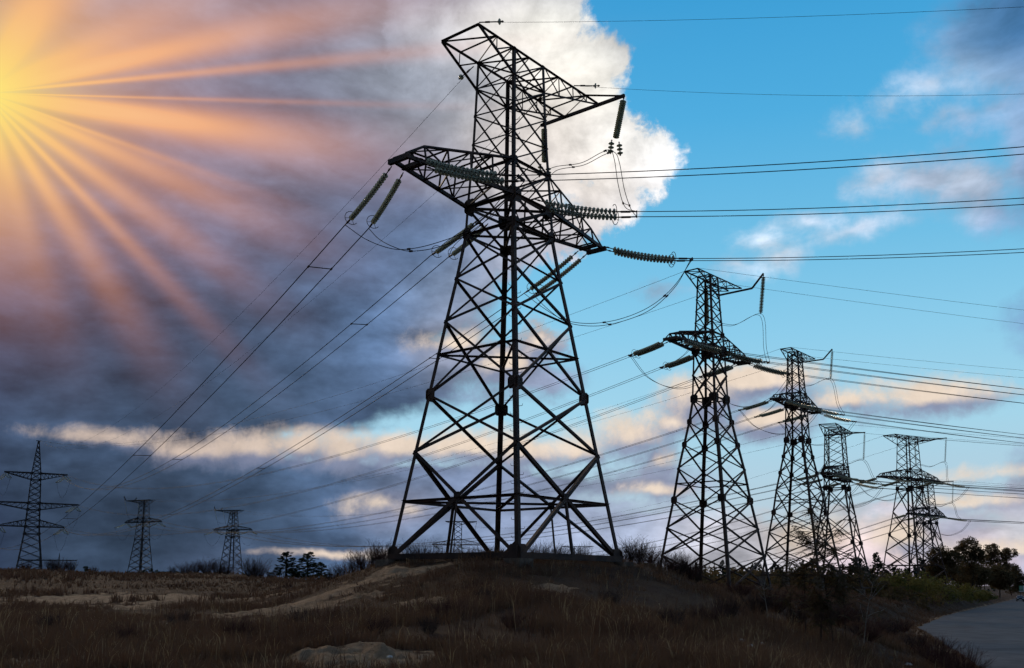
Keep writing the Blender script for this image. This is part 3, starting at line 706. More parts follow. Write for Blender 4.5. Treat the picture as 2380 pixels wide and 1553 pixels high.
# jumper loops of the big pylon
def pth(*p): return [at(u, v, Y) for u, v, Y in p]
def cpt(a, mid, b): return [a] + pth(*mid) + [b]
Yl, Yr = LEND[0][0].y, REND[0][0].y
jumper(f'slack jumper loop hanging under the near crossarm of {BIG}', [cpt(LEND[0][0], [(850, 556, Yl - .5), (905, 577, 46.8), (950, 579, 46.2), (1010, 566, 45.5), (1085, 537, 44.6), (1140, 490, 43.6), (1180, 440, 42.8)], REND[0][0]),
        cpt(LEND[0][1], [(880, 555, Yl - .5), (915, 574, 46.8), (955, 584, 46.2), (1020, 574, 45.5), (1095, 541, 44.6), (1150, 492, 43.6), (1195, 448, 42.8)], REND[0][1])], .02, (.38, .68))
J1, J2 = at(1268, 402, 55.2), at(1424, 353, 48.5)
jumper(f'slack jumper loop hanging under the far crossarm of {BIG}', [cpt(LEND[2][0], [(1262, 715, 56.5), (1310, 743, 56), (1370, 752, 55.6), (1440, 742, 55.2), (1510, 713, 54.9), (1565, 667, 54.5)], REND[2][0]),
        cpt(LEND[2][1], [(1275, 720, 56.5), (1320, 750, 56), (1385, 758, 55.6), (1450, 746, 55.2), (1515, 718, 54.9), (1570, 666, 54.5)], REND[2][1])], .02, (.5, .8))
jumper(f'jumper carried over the top boom of {BIG} by hanging strings', [cpt(LEND[1][0], [(1040, 560, 56), (1110, 512, 56.5), (1200, 447, 56.8), (1262, 404, 56.7), (1290, 388, 56.2), (1350, 379, 54.8), (1395, 356, 53.4), (1418, 349, 53), (1428, 372, 52.4), (1437, 430, 51), (1452, 480, 49)], REND[1][0]),
        cpt(LEND[1][1], [(1060, 566, 56), (1120, 520, 56.5), (1215, 455, 56.8), (1276, 410, 56.7), (1300, 394, 56.2), (1356, 384, 54.8), (1402, 361, 53.4), (1428, 354, 53), (1440, 380, 52.4), (1451, 440, 51), (1466, 485, 49)], REND[1][1])], .02, (.47, .62, .9))
# hanging strings under the boom
bz = 26.75
for lab, xx, uv1, uv2 in ((f'glass insulator string hanging from the outer boom tip of {BIG}', 3.02, (1431, 322), 53.), (f'glass insulator string hanging from the inner boom end of {BIG}', -2.8, (1266, 378), 56.7)):
    p = wpt(MAINP, xx, 6.62, bz); q = at(*uv1, uv2)
    string(lab, [(p, q)], 19, True, 0., .1, .02, 1.0, False)
    for k, dxy in enumerate(((-.24, -.14), (.2, .1))):
        s0 = q + Vector((dxy[0], dxy[1], -.15)); 
        o = string(f'{("left", "right")[k]} short insulator stub under the {"outer" if xx > 0 else "inner"} boom string of {BIG}', [(s0, s0 + Vector((dxy[0] * .35, 0, -.85)))], 3, True, 0., .1, .1, .9, False)
    
# earth wires of the big pylon
e1 = wpt(MAINP, 1.3, -4.1, 26.9); e2 = wpt(MAINP, 1.3, 4.05, 26.9)
earth(f'thin earth wire running right from the near top corner of {BIG}', e1, *onward(e1, at(2700, -2, 36), .25), .009, 90)
earth(f'thin earth wire running right from the far top chord of {BIG}', e2, *onward(e2, at(2700, 206, 46), .5), .009, 90)
e3 = wpt(MAINP, -1.3, -1.6, 26.5)
earth(f'thin earth wire leaving left from the near top frame of {BIG}', e3, wpt(DC, 0, -.5, 40.9), 9., .012)
earth(f'thin earth wire leaving left from the far top frame of {BIG}', wpt(MAINP, -1.3, 4.0, 26.8), wpt(DC, 0, .5, 40.9), 9.5, .012)
for lab, p, q in ((f'small single glass insulator at the near top corner of {BIG}', e1, e1.lerp(at(2700, -2, 36), .045)), (f'small single glass insulator on the far top chord of {BIG}', e2, e2.lerp(at(2700, 206, 46), .05)),
                  (f'small single glass insulator inside the top frame of {BIG}', e3, e3.lerp(wpt(DC, 0, -.5, 40.9), .006))):
    string(lab, [(p, q)], 1, True, 0., .72, .1, .8, False)

# ---- the other pylons: strings by heading, spans to their neighbours
def rig(root, name, arm, midx, tip, zarm, hL, hR, dL, dR, fine, nd, L, boom, rW, lends, rlen, rdrop, rsag, lsag, horn, disc=1.1, spl=()):
    def dirv(h, dn): h = math.radians(h); return Vector((math.sin(h) * math.cos(dn), math.cos(h) * math.cos(dn), -math.sin(dn)))
    for side, h, dn in (('left', hL, dL), ('right', hR, dR)):
        dv = dirv(h, math.radians(dn)); pv = dv.cross(Vector((0, 0, 1))).normalized() * .22
        for nm, y in (('near arm tip', -tip), ('body middle', 0.), ('far arm tip', tip)):
            x = (-.5 if side == 'left' else .5) if y else (-midx - .1 if side == 'left' else midx + .1)
            p = wpt(root, x, y, zarm - .1)
            q = p + dv * L
            cs = [(p + pv * k, q + pv * k) for k in (1, -1)]
            string(f'double insulator string pulling {side} from the {nm} of {name}', cs, nd, fine, .18 if side == 'right' else .1, .16, .16, disc, fine)
            if side == 'left' and lends:
                e = lends[('near arm tip', 'body middle', 'far arm tip').index(nm)]
                if e is not None: pair(f'conductor pair running left from the {nm} of {name}', [(cs[k][1], e + Vector((0, 0, .25 * k))) for k in (0, 1)], lsag, rW, spl, 50)
            if side == 'right':
                e = q + dirv(h + 1.5, 0) * rlen + Vector((0, 0, -rdrop))
                pair(f'conductor pair running right from the {nm} of {name}', [(cs[k][1], onward(cs[k][1], e + Vector((0, 0, .35 * k)), rsag, 3)[0]) for k in (0, 1)], rsag * 9, rW, (), 80)
            # loop joining both sides, slack below the arm
        
    qs = {}
    for nm, y in (('near', -tip), ('far', tip)):
        a = wpt(root, -.5, y, zarm - .1) + dirv(hL, math.radians(dL)) * L; b = wpt(root, .5, y, zarm - .1) + dirv(hR, math.radians(dR)) * L
        m = (a + b) / 2 + Vector((0, 0, -3.1))
        jumper(f'slack jumper loop under the {nm} crossarm of {name}', [[a + d, a.lerp(m, .4) + Vector((0, 0, -.9)) + d, m + d, b.lerp(m, .4) + Vector((0, 0, -.9)) + d, b + d] for d in (Vector((.12, 0, 0)), Vector((-.12, 0, .1)))], rW * .9, ())
    bx, by, bz_, hl = boom; bots = []
    for k, w in ((1, 'outer'), (-1, 'inner')):
        p = wpt(root, k * bx, by, bz_); q = p + wpt(root, -k * .25, -.3, 0) - wpt(root, 0, 0, 0) + Vector((0, 0, -hl)); bots.append(q)
        string(f'insulator string hanging from the {w} boom end of {name}', [(p, q)], nd + 4, fine, 0., .06, .04, disc, False)
    a = wpt(root, -midx - .1, 0, zarm) + dirv(hL, math.radians(dL)) * L; b = wpt(root, midx + .1, 0, zarm) + dirv(hR, math.radians(dR)) * L
    jumper(f'jumper carried over the boom of {name} by hanging strings', [[a + d, a.lerp(bots[1], .5) + Vector((0, 0, -.8)) + d, bots[1] + d, bots[1].lerp(bots[0], .5) + Vector((0, 0, -.5)) + d, bots[0] + d, bots[0].lerp(b, .55) + Vector((0, 0, -.7)) + d, b + d] for d in (Vector((.12, 0, 0)), Vector((-.12, 0, -.12)))], rW * .9, ())
N2, N3, N4, N5, N6 = 'the first slim pylon', 'the second slim pylon', 'the third right-hand pylon', 'the fourth right-hand pylon', 'the farthest right-hand pylon'
DCe = [wpt(DC, 0, 8.4, 30.5), wpt(DC, 0, 12.2, 21.3), wpt(DC, 0, 8.6, 14.1)]
def tips(o, z, t): return [wpt(o, .5, -t, z), wpt(o, .5, 0, z), wpt(o, .5, t, z)]
rig(PY2, N2, None, 1.02, 5.9, 21.01, -37, 79, 6, 11, True, 20, 4.6, (3.0, 4.8, 28.6, 3.75), .022, DCe, 120, 5.5, 1.2, 7.5, 1.15, 1.0, (.1, .25))
rig(PY3, N3, None, 1.02, 5.9, 21.01, -36, 80, 6, 11, False, 20, 5.2, (3.0, 4.8, 28.6, 3.75), .026, tips(FP[0], 19.9, -8.2), 120, 6., 1.5, 8.5, 1.15, .95, (.12,))
rig(PY4, N4, None, 1.52, 6.8, 16.27, -32, 83, 6, 10, False, 20, 5.2, (2.9, 6.5, 23.6, 4.2), .03, tips(FP[1], 20.2, -8.2), 120, 1.2, 1.5, 8., 0, .95)
rig(PY5, N5, None, 1.52, 7.3, 18.87, -20, 86, 6, 9, False, 20, 5.6, (3.2, 6.25, 26.2, 4.2), .032, tips(FP[2], 19.6, 10.5), 140, 1.0, 1.5, 9., 0, .95)
rig(PY6, N6, None, 1.52, 6.8, 16.27, -10, 88, 6, 8, False, 20, 5.6, (2.9, 6.5, 23.6, 4.6), .038, tips(FP[3], 17.6, 10.), 150, 1.0, 1.5, 10., 0, .95)
# earth wires of the row
def topw(o, sp, k, y): return wpt(o, k * sp['top'][0] * 0 + k * 1.0, y, sp['top'][0])
for o, sp, nm, far, rv in ((PY2, TYPE2, N2, DC, (5.2, 6.)), (PY3, TYPE2, N3, FP[0], (3.0, 3.)), (PY4, TYPE4, N4, FP[1], (2., 2.)), (PY5, TYPE5, N5, FP[2], (1.5, 1.5)), (PY6, TYPE4, N6, FP[3], (1.5, 1.5))):
    t = sp['top']
    for k, y, w in ((0, -t[2], 'near'), (1, t[3] * .75, 'far')):
        p = wpt(o, .7, y, t[0]); h = math.radians(81)
        earth(f'thin earth wire running right from the {w} end of {nm}', p, *onward(p, p + Vector((math.sin(h) * 120, math.cos(h) * 120, -rv[k])), 1., 3), .010 + .00004 * o.location.y, 80)
        p = wpt(o, -.7, y, t[0]); q = wpt(far, 0, (-.5, .5)[k], 40.9) if far is DC else wpt(far, 0, (-5, 4)[k], 28.)
        earth(f'thin earth wire running left from the {w} end of {nm}', p, q, 6.5, .012 + .00004 * o.location.y)
# strings and loops on the distant pylons
def far_rig(o, nm, tip, z, hs):
    for s_, (hd, sd) in enumerate(hs):
        for q, y in (('outer', -tip), ('middle', 0), ('inner', tip)):
            p = wpt(o, 0, y, z - .2); h = math.radians(hd); d = Vector((math.sin(h), math.cos(h), -.32)).normalized()
            pv = d.cross(Vector((0, 0, 1))).normalized() * .35
            string(f'tiny double insulator string pulling {sd} from the {q} arm of {nm}', [(p + pv, p + pv + d * 5.5), (p - pv, p - pv + d * 5.5)], 14, False, .2, .1, .1, .8, False)
    for q, y in (('outer', -tip), ('inner', tip)):
        a, b = [wpt(o, 0, y, z - .2) + Vector((math.sin(math.radians(h)), math.cos(math.radians(h)), -.32)).normalized() * 5.5 for h, _ in hs]
        m = (a + b) / 2 - Vector((0, 0, 4.5))
        jumper(f'thin slack jumper loop under the {q} arm of {nm}', [[a, a.lerp(m, .45) - Vector((0, 0, 1.2)), m, b.lerp(m, .45) - Vector((0, 0, 1.2)), b]], .03)
far_rig(FP[0], 'the left horned distant pylon', 8.2, 20., ((140, 'right'), (-70, 'left')))
far_rig(FP[1], 'the right horned distant pylon', 8.2, 20.4, ((138, 'right'), (-70, 'left')))
far_rig(FP[2], 'the tiny far pylon', 10.6, 19.6, ((150, 'right'), (60, 'left')))
for o, nm in ((FP[0], 'the left horned distant pylon'), (FP[1], 'the right horned distant pylon')):
    b = []
    for k, w in ((1, 'outer'), (-1, 'inner')):
        p = wpt(o, k * 2.85, 7.3, 29.4 if o is FP[1] else 28.9); q = p + Vector((1.6, 0, -6.0)); b.append(q)
        string(f'thin insulator string hanging from the {w} horn of {nm}', [(p, q)], 20, False, 0., .05, .05, .8, False)
    jumper(f'thin jumper slung between the horn strings of {nm}', [[b[0] + Vector((3, 1, -7)), b[0] + Vector((.8, 0, -3)), b[0], (b[0] + b[1]) / 2 - Vector((0, 0, .4)), b[1], b[1] + Vector((1.5, 0, -3)), b[1] + Vector((5, -2, -7))]], .03)
for k, w in ((1, 'outer'), (-1, 'inner')):
    p = wpt(FP[2], k * 2.2, 8., 29.6); string(f'thin insulator string hanging from the {w} boom end of the tiny far pylon', [(p, p + Vector((-.8, 0, -5.5)))], 16, False, 0., .05, .05, .8, False)
for lvl, y, z in (('top', 8.2, 30.4), ('middle', 11.6, 21.2), ('lower', 8.6, 14.1)):
    for sg, sd in ((-1, 'left'), (1, 'right')):
        ends = []
        for hd, w in ((138, 'towards the viewer'), (-55, 'away')):
            p = wpt(DC, 0, sg * y, z); h = math.radians(hd); d = Vector((math.sin(h), math.cos(h), -.4)).normalized(); pv = d.cross(Vector((0, 0, 1))).normalized() * .4
            string(f'tiny insulator string at the {sd} {lvl} arm of the three-armed pylon pulling {w}', [(p + pv, p + pv + d * 5), (p - pv, p - pv + d * 5)], 14, False, .2, .1, .1, .85, False); ends.append(p + d * 5)
        a, b = ends; m = (a + b) / 2 - Vector((0, 0, 5.0))
        jumper(f'thin slack loop under the {sd} {lvl} arm of the three-armed pylon', [[a, a.lerp(m, .45) - Vector((0, 0, 1.3)), m, b.lerp(m, .45) - Vector((0, 0, 1.3)), b]], .03)
        if sg < 0: pair(f'faint conductor pair leaving left from the {sd} {lvl} arm of the three-armed pylon', [(ends[1], at(-200, 1195 + (30 - z) * 5, 420)), (ends[1] + Vector((0, .4, 0)), at(-200, 1196 + (30 - z) * 5, 420))], 5, .03)

# ------------------------------------------------------------------ terrain
def _h2(ix, iy, seed):
    h = (ix * 374761393 + iy * 668265263 + seed * 974634777) & 0xffffffff
    h = ((h ^ (h >> 13)) * 1274126177) & 0xffffffff
    return ((h ^ (h >> 16)) & 0xffff) / 65535.
def vnoise(x, y, seed=0):
    x = np.asarray(x, float); y = np.asarray(y, float); ix = np.floor(x).astype(np.int64); iy = np.floor(y).astype(np.int64); fx, fy = x - ix, y - iy
    fx = fx * fx * (3 - 2 * fx); fy = fy * fy * (3 - 2 * fy)
    a, b, c, d = _h2(ix, iy, seed), _h2(ix + 1, iy, seed), _h2(ix, iy + 1, seed), _h2(ix + 1, iy + 1, seed)
    return (a * (1 - fx) + b * fx) * (1 - fy) + (c * (1 - fx) + d * fx) * fy - .5
def fbm(x, y, sc, oc=4, seed=0, g=.5):
    o = 0; a = 1.
    for i in range(oc): o = o + a * vnoise(x / sc, y / sc, seed + i); a *= g; sc *= .5
    return o
ROADZ = -3.9
CP = [  # (u, v, Y): places where the ground is seen
 (0,1553,20),(0,1480,28),(0,1430,42),(0,1382,65),(0,1331,95),(120,1326,92),(200,1553,20),(200,1480,28),(200,1425,44),(200,1388,64),(200,1336,95),(330,1338,97),(450,1553,20),(450,1470,30),(450,1412,50),(450,1382,66),(470,1331,98),(560,1338,98),(640,1553,20),(640,1450,32),(640,1402,52),(640,1376,72),(640,1347,98),
 (740,1553,20),(740,1440,32),(740,1395,45),(740,1366,60),(740,1352,75),(820,1440,31),(820,1380,44),(820,1345,50),(820,1334,56),(900,1553,20),(900,1440,30),(900,1372,42.5),(900,1332,46.5),(905,1313,49),(1000,1318,46.5),
 (1060,1553,19.5),(1060,1450,28),(1060,1370,40),(1190,1553,19),(1190,1480,25.5),(1190,1420,32),(1190,1362,39),(1200,1319,43.2),(1300,1322,45),(1330,1553,19.5),(1330,1450,29),(1330,1375,39),(1445,1553,20),(1445,1450,30),(1445,1385,40),(1445,1335,47),(1445,1313,50.2),(1540,1553,21),(1540,1450,32),(1540,1365,45),(1535,1322,54),
 (1620,1553,22),(1620,1450,34),(1620,1400,44),(1610,1358,53),(1750,1553,24),(1750,1455,37),(1750,1404,54),(1720,1376,66),(1900,1553,28),(1900,1465,44),(1900,1412,68),(1880,1380,95),(2050,1553,35),(2050,1480,54),(2050,1434,80),(2040,1396,120),(2150,1553,41),(2150,1500,58),(2160,1452,88),(2150,1402,150)]
GP = [(*at(u, v, Y),) for u, v, Y in CP]
GP += [(x, y, 1.0) for x, y in ((-6, 49.4), (0, 44.2), (5.6, 50.6), (0, 50), (-.6, 55.8), (-3, 47), (3, 48), (-3, 53), (3, 54))]
GP += [(0, 64, .2), (-8, 62, -.6), (8, 62, 0.2), (0, 80, -1.5), (-15, 110, -1.2), (17.5, 85, -.6), (17.5, 78, -.5), (12, 85, -.6), (23, 85, -.7), (35.3, 119.8, -.6), (30, 118, -.8), (48, 144, -.8), (69, 170, -.9), (100, 229, -1.6), (-60, 140, -.5), (-100, 200, -.8), (-30, 180, -2), (30, 220, -2.5), (60, 300, -3), (0, 300, -3), (-140, 300, .2), (-130, 350, -.6), (-110, 400, -1.2), (-300, 600, -2), (0, 700, -3.5), (300, 700, -4), (0, 3000, -4), (-2000, 3000, -4), (2000, 3000, -4), (130, 330, -3.6), (400, 500, -4)]
GP += [(r * math.sin(a), r * math.cos(a), -1.72) for r in (2.5, 5, 9, 14) for a in [math.radians(t) for t in range(-180, 180, 30)]]
GP += [(r * math.sin(a), r * math.cos(a), -1.9 - .3 * math.log(r / 10)) for r in (30, 80, 300, 2000) for a in [math.radians(t) for t in (-150, -110, -70, 70, 110, 150, 180)]]
GP = np.array(GP)
def pol(x, y):
    r = np.hypot(x, y); az = np.arctan2(x, y); return az * 3.2, np.log(np.maximum(r, .5)) * 1.5
_gx, _gy = pol(GP[:, 0], GP[:, 1])
def _tps(d2): return np.where(d2 > 1e-12, .5 * d2 * np.log(np.maximum(d2, 1e-12)), 0)
_n = len(GP)
_A = np.zeros((_n + 3, _n + 3)); _A[:_n, :_n] = _tps((_gx[:, None] - _gx) ** 2 + (_gy[:, None] - _gy) ** 2) + np.eye(_n) * .002
_Q = np.stack([np.ones(_n), _gx, _gy], 1); _A[:_n, _n:] = _Q; _A[_n:, :_n] = _Q.T
_sol = np.linalg.solve(_A, np.concatenate([GP[:, 2], np.zeros(3)]))
RE = [(14., 30.), (22., 46.), (38., 92.6), (56., 128.), (131., 261.), (230., 440.), (700., 1260.)]   # left edge of the road
_re = np.array(RE)
def road_x(y): return np.interp(y, _re[:, 1], _re[:, 0])
def base_height(x, y):
    x = np.asarray(x, float); y = np.asarray(y, float); a, b = pol(x, y); out = np.zeros(a.shape)
    for i in range(0, a.size, 4000):
        A_, B_ = a.ravel()[i:i + 4000], b.ravel()[i:i + 4000]
        out.ravel()[i:i + 4000] = _tps((A_[:, None] - _gx) ** 2 + (B_[:, None] - _gy) ** 2) @ _sol[:_n] + _sol[_n] + A_ * _sol[_n + 1] + B_ * _sol[_n + 2]
    r = np.hypot(x, y)
    out = out + fbm(x, y, 9., 4, 3) * .20 * np.clip((r - 8) / 25, 0, 1) + fbm(x, y, 1.3, 3, 9) * .07 * np.clip((r - 4) / 10, 0, 1)
    d = x - road_x(y); t = np.clip((d + 7) / 6.5, 0, 1); t = t * t * (3 - 2 * t); t = np.where(y > 24, t, t * np.clip((y - 12) / 12, 0, 1))
    return out * (1 - t) + (ROADZ - .06) * t
SANDS = [(350, 1396, 61, 6.5, 8), (170, 1398, 60, 4, 5), (500, 1400, 54, 4.5, 4), (690, 1405, 42, 2.6, 4), (790, 1382, 44.5, 2.6, 4), (890, 1352, 45.5, 2.3, 3), (985, 1326, 46, 1.8, 1.6), (800, 1532, 21, 1.35, 1.7), (90, 1540, 20.8, 2.0, 1.0), (1275, 1357, 39.5, 1.0, 2.2), (1400, 1462, 28, .5, .7), (620, 1390, 58, 4, 4), (960, 1400, 38, 1.2, 1.5)]
_sp = [(at(u, v, Y).x, Y, rx, ry) for u, v, Y, rx, ry in SANDS]
def sand_mask(x, y):
    m = np.full(np.shape(x), -9.)
    for (sx, sy, rx, ry) in _sp: m = np.maximum(m, 1 - np.hypot((x - sx) / rx, (y - sy) / ry))
    m = m + fbm(x, y, 3.2, 5, 21, .7) * 1.5
    return np.clip((m + .05) / .5, 0, 1)
AZS = np.radians(np.concatenate([np.arange(-180, -40, 5.), np.arange(-40, 40, .2), np.arange(40, 180, 5.)]))
RS_ = np.concatenate([[1.2], np.geomspace(2., 14., 40)[:-1], np.geomspace(14., 62., 380)[:-1], np.geomspace(62., 220., 150)[:-1], np.geomspace(220., 9000., 60)])
_AG, _RG = np.meshgrid(AZS, RS_); GX, GY = _RG * np.sin(_AG), _RG * np.cos(_AG); GZ = base_height(GX, GY)
_sx, _sy = at(800, 1520, 21).x, 21.
GZ += .22 * np.exp(-((GX - _sx) / 1.3) ** 2 - ((GY - _sy - .6) / 1.1) ** 2)
SAND = sand_mask(GX, GY)
_rd = GX - road_x(GY); SAND = np.maximum(SAND, np.clip(1 - np.abs(_rd + .5) / (1.0 + .6 * fbm(GX, GY, 2., 3, 61)), 0, 1) * (GY > 20) * (GY < 400) * .8)
GZ += SAND * (fbm(GX, GY, .55, 4, 40, .7) * .20 - .05 * np.abs(fbm(GX, GY, .3, 2, 44))) * np.clip(60 / np.maximum(_RG, 1), 0, 1)
_lr = np.log(RS_)
def ground_z(x, y):
    a = np.arctan2(x, y); l = np.log(np.hypot(x, y))
    i = np.clip(np.searchsorted(AZS, a) - 1, 0, len(AZS) - 2); j = np.clip(np.searchsorted(_lr, l) - 1, 0, len(_lr) - 2)
    s = (a - AZS[i]) / (AZS[i + 1] - AZS[i]); t = np.clip((l - _lr[j]) / (_lr[j + 1] - _lr[j]), 0, 1)
    return (GZ[j, i] * (1 - s) + GZ[j, i + 1] * s) * (1 - t) + (GZ[j + 1, i] * (1 - s) + GZ[j + 1, i + 1] * s) * t
def gz(x, y): return float(ground_z(np.array([x]), np.array([y]))[0])
def npmesh(name, V, F, m, smooth=False):
    me = bpy.data.meshes.new(name); k = F.shape[1]
    me.vertices.add(len(V)); me.vertices.foreach_set('co', np.ascontiguousarray(V, np.float32).ravel())
    me.loops.add(F.size); me.loops.foreach_set('vertex_index', np.ascontiguousarray(F, np.int32).ravel())
    me.polygons.add(len(F)); me.polygons.foreach_set('loop_start', np.arange(0, F.size, k, dtype=np.int32))
    me.update(calc_edges=True); me.materials.append(m)
    if smooth: me.shade_smooth()
    return me
na, nr = len(AZS), len(RS_)
idx = np.arange(na * nr).reshape(nr, na)
F = np.stack([idx[:-1, :], np.roll(idx, -1, 1)[:-1, :], np.roll(idx, -1, 1)[1:, :], idx[1:, :]], -1).reshape(-1, 4)[:, ::-1]

def ground_mat():
    m = bpy.data.materials.new('sandy_steppe_soil'); m.use_nodes = True; nt = m.node_tree; b = nt.nodes['Principled BSDF']; b.inputs['Roughness'].default_value = .95; b.inputs['Specular IOR Level'].default_value = .1
    at_ = nt.nodes.new('ShaderNodeAttribute'); at_.attribute_name = 'sand'; g = nt.nodes.new('ShaderNodeNewGeometry')
    def noise(sc, d=6, r=.6):
        n = nt.nodes.new('ShaderNodeTexNoise'); n.inputs['Scale'].default_value = sc; n.inputs['Detail'].default_value = d; n.inputs['Roughness'].default_value = r; nt.links.new(g.outputs['Position'], n.inputs['Vector']); return n
    def ramp_(src, *st):
        r = nt.nodes.new('ShaderNodeValToRGB'); nt.links.new(src, r.inputs[0])
        for i, (p, c) in enumerate(st):
            e = r.color_ramp.elements[i] if i < 2 else r.color_ramp.elements.new(p)
            e.position = p; e.color = (*c, 1)
        return r
    n1, n2, n3 = noise(.35), noise(2.6), noise(9., 8, .7)
    soil = ramp_(n1.outputs[0], (.3, (.034, .018, .011)), (.5, (.060, .032, .018)), (.72, (.090, .054, .028)))
    sand = ramp_(n2.outputs[0], (.3, (.19, .12, .072)), (.7, (.36, .25, .155)))
    spk = ramp_(n3.outputs[0], (.42, (0, 0, 0)), (.62, (1, 1, 1)))
    md = nt.nodes.new('ShaderNodeMath'); md.operation = 'MULTIPLY_ADD'; nt.links.new(n3.outputs[0], md.inputs[0]); md.inputs[1].default_value = .9; md.inputs[2].default_value = -.45
    ad = nt.nodes.new('ShaderNodeMath'); ad.operation = 'ADD'; nt.links.new(at_.outputs['Fac'], ad.inputs[0]); nt.links.new(md.outputs[0], ad.inputs[1])
    mr = nt.nodes.new('ShaderNodeMapRange'); nt.links.new(ad.outputs[0], mr.inputs[0]); mr.inputs[1].default_value = .3; mr.inputs[2].default_value = .75
    mx = nt.nodes.new('ShaderNodeMix'); mx.data_type = 'RGBA'; nt.links.new(mr.outputs[0], mx.inputs[0]); nt.links.new(soil.outputs[0], mx.inputs[6]); nt.links.new(sand.outputs[0], mx.inputs[7])
    nt.links.new(mx.outputs[2], b.inputs['Base Color'])
    bp = nt.nodes.new('ShaderNodeBump'); bp.inputs['Strength'].default_value = .9; bp.inputs['Distance'].default_value = .25; nt.links.new(n3.outputs[0], bp.inputs['Height']); nt.links.new(bp.outputs[0], b.inputs['Normal'])
    return m
GND = ground_mat()
me = npmesh('ground', np.stack([GX, GY, GZ], -1).reshape(-1, 3), F, GND, True)
at_ = me.attributes.new('sand', 'FLOAT', 'POINT'); at_.data.foreach_set('value', SAND.ravel().astype(np.float32))
tag(link('ground', me), kind='structure')

# ------------------------------------------------------------------ road
ASPH = mat('worn_asphalt', (.058, .054, .058), .85, .30, .6, 0., .2, None, .2, 0., 12.)
ys = np.concatenate([np.arange(24, 130, 1.5), np.arange(130, 460, 6), [600, 900, 1260]])
ed = road_x(ys) + .35 * fbm(ys, ys * 0, 4., 3, 5) * (ys < 200)
V = []; 
for y, x in zip(ys, ed):
    for t in (0, .02, .5, 1): V.append((x + 11.5 * t, y - 11.5 * t * .5, ROADZ + (0.035 if 0 < t < 1 else .0) + .06 * math.sin(math.pi * t)))
Fq = np.array([(i * 4 + k, i * 4 + k + 1, i * 4 + k + 5, i * 4 + k + 4) for i in range(len(ys) - 1) for k in range(3)])
tag(link('road', npmesh('road', np.array(V), Fq, ASPH, True)), kind='structure')

# ------------------------------------------------------------------ dry grass (nobody could count it)
def leafmat(name, cols, trans=.35, sc=.6, rough=.8):
    m = mat(name, cols[0], rough, 0., sc, 0., .1, None, 0., trans); r = [n for n in m.node_tree.nodes if n.type == 'VALTORGB'][0]
    for i, c in enumerate(cols):
        e = r.color_ramp.elements[i] if i < 2 else r.color_ramp.elements.new(.5)
        e.position = .3 + .42 * i / (len(cols) - 1); e.color = (*c, 1)
    return m
DRY = leafmat('dry_steppe_grass', [(.050, .026, .019), (.115, .068, .040), (.25, .18, .09), (.080, .044, .030)], .3, .22)
STRAW = leafmat('pale_straw', [(.16, .11, .055), (.30, .22, .11), (.40, .31, .17)], .3, .8)
def grass_patch(name, label, n, r0, r1, hgt, wid, nb, seed, clump=.5, gm=None):
    g = np.random.default_rng(seed); az = np.radians(g.uniform(-33, 33, n)); r = np.sqrt(g.uniform(r0 ** 2, r1 ** 2, n)) if r1 / r0 < 2.2 else r0 * (r1 / r0) ** g.uniform(0, 1, n) ** .8
    x, y = r * np.sin(az), r * np.cos(az)
    dens = fbm(x, y, 5., 3, 50) + .35 - 1.5 * np.clip(sand_mask(x, y) - .15, 0, 1)
    k = (g.uniform(0, 1, n) < np.clip(dens * 2.4 - .25, .03, 1)) & (x < road_x(y) - .15) & (g.uniform(0, 1, n) > sand_mask(x, y) * .955)
    k &= ~((np.abs(x) < 7) & (y > 44) & (y < 57) & (g.uniform(0, 1, n) < .45))
    x, y, r = x[k], y[k], r[k]; z = ground_z(x, y) - .02; m = len(x)
    tall = (1 + 1.1 * np.clip(fbm(x, y, 7., 3, 77), -.4, .6)) * (1 + 1.0 * np.clip(fbm(x, y, 1.1, 2, 78), -.5, .6))
    X = np.repeat(x, nb); Y = np.repeat(y, nb); Z_ = np.repeat(z, nb); T = np.repeat(tall, nb); N = len(X)
    th = g.uniform(0, 2 * np.pi, N); lean = g.uniform(.05, .75, N); h = hgt * g.uniform(.45, 1.25, N) * T; w = wid * g.uniform(.6, 1.3, N)
    bx, by = X + np.cos(th) * clump * .12, Y + np.sin(th) * clump * .12; ph = g.uniform(0, np.pi, N); wx, wy = np.cos(ph) * w, np.sin(ph) * w
    dx_, dy_ = np.cos(th) * lean * h, np.sin(th) * lean * h
    V = np.stack([np.stack([bx - wx / 2, by - wy / 2, Z_], -1), np.stack([bx + wx / 2, by + wy / 2, Z_], -1),
                  np.stack([bx + dx_ * .35 + wx * .35, by + dy_ * .35 + wy * .35, Z_ + h * .6], -1), np.stack([bx + dx_ * .35 - wx * .35, by + dy_ * .35 - wy * .35, Z_ + h * .6], -1),
                  np.stack([bx + dx_, by + dy_, Z_ + h * (1 - .3 * lean)], -1)], 1).reshape(-1, 3)
    o = np.arange(N)[:, None] * 5
    F = np.concatenate([o + np.array([0, 1, 2]), o + np.array([0, 2, 3]), o + np.array([3, 2, 4])], 0)
    ob = link(name, npmesh(name, V, F, gm or DRY)); tag(ob, label, 'grass', kind='stuff'); return ob
grass_patch('dry_grass', 'dry reddish brown grass covering the near slope', 60000, 15, 60, .30, .018, 6, 1)
grass_patch('far_dry_grass', 'dry brown grass covering the farther dunes', 70000, 56, 175, .36, .05, 5, 2)
grass_patch('grass_tussocks', 'scattered thick tussocks of straw-coloured grass on the near slope', 3600, 15, 60, .46, .02, 26, 4, 2.6)
grass_patch('tall_dry_stalks', 'sparse taller dry stalks standing above the near grass', 3200, 14, 50, .55, .012, 3, 3, 1.2, STRAW)

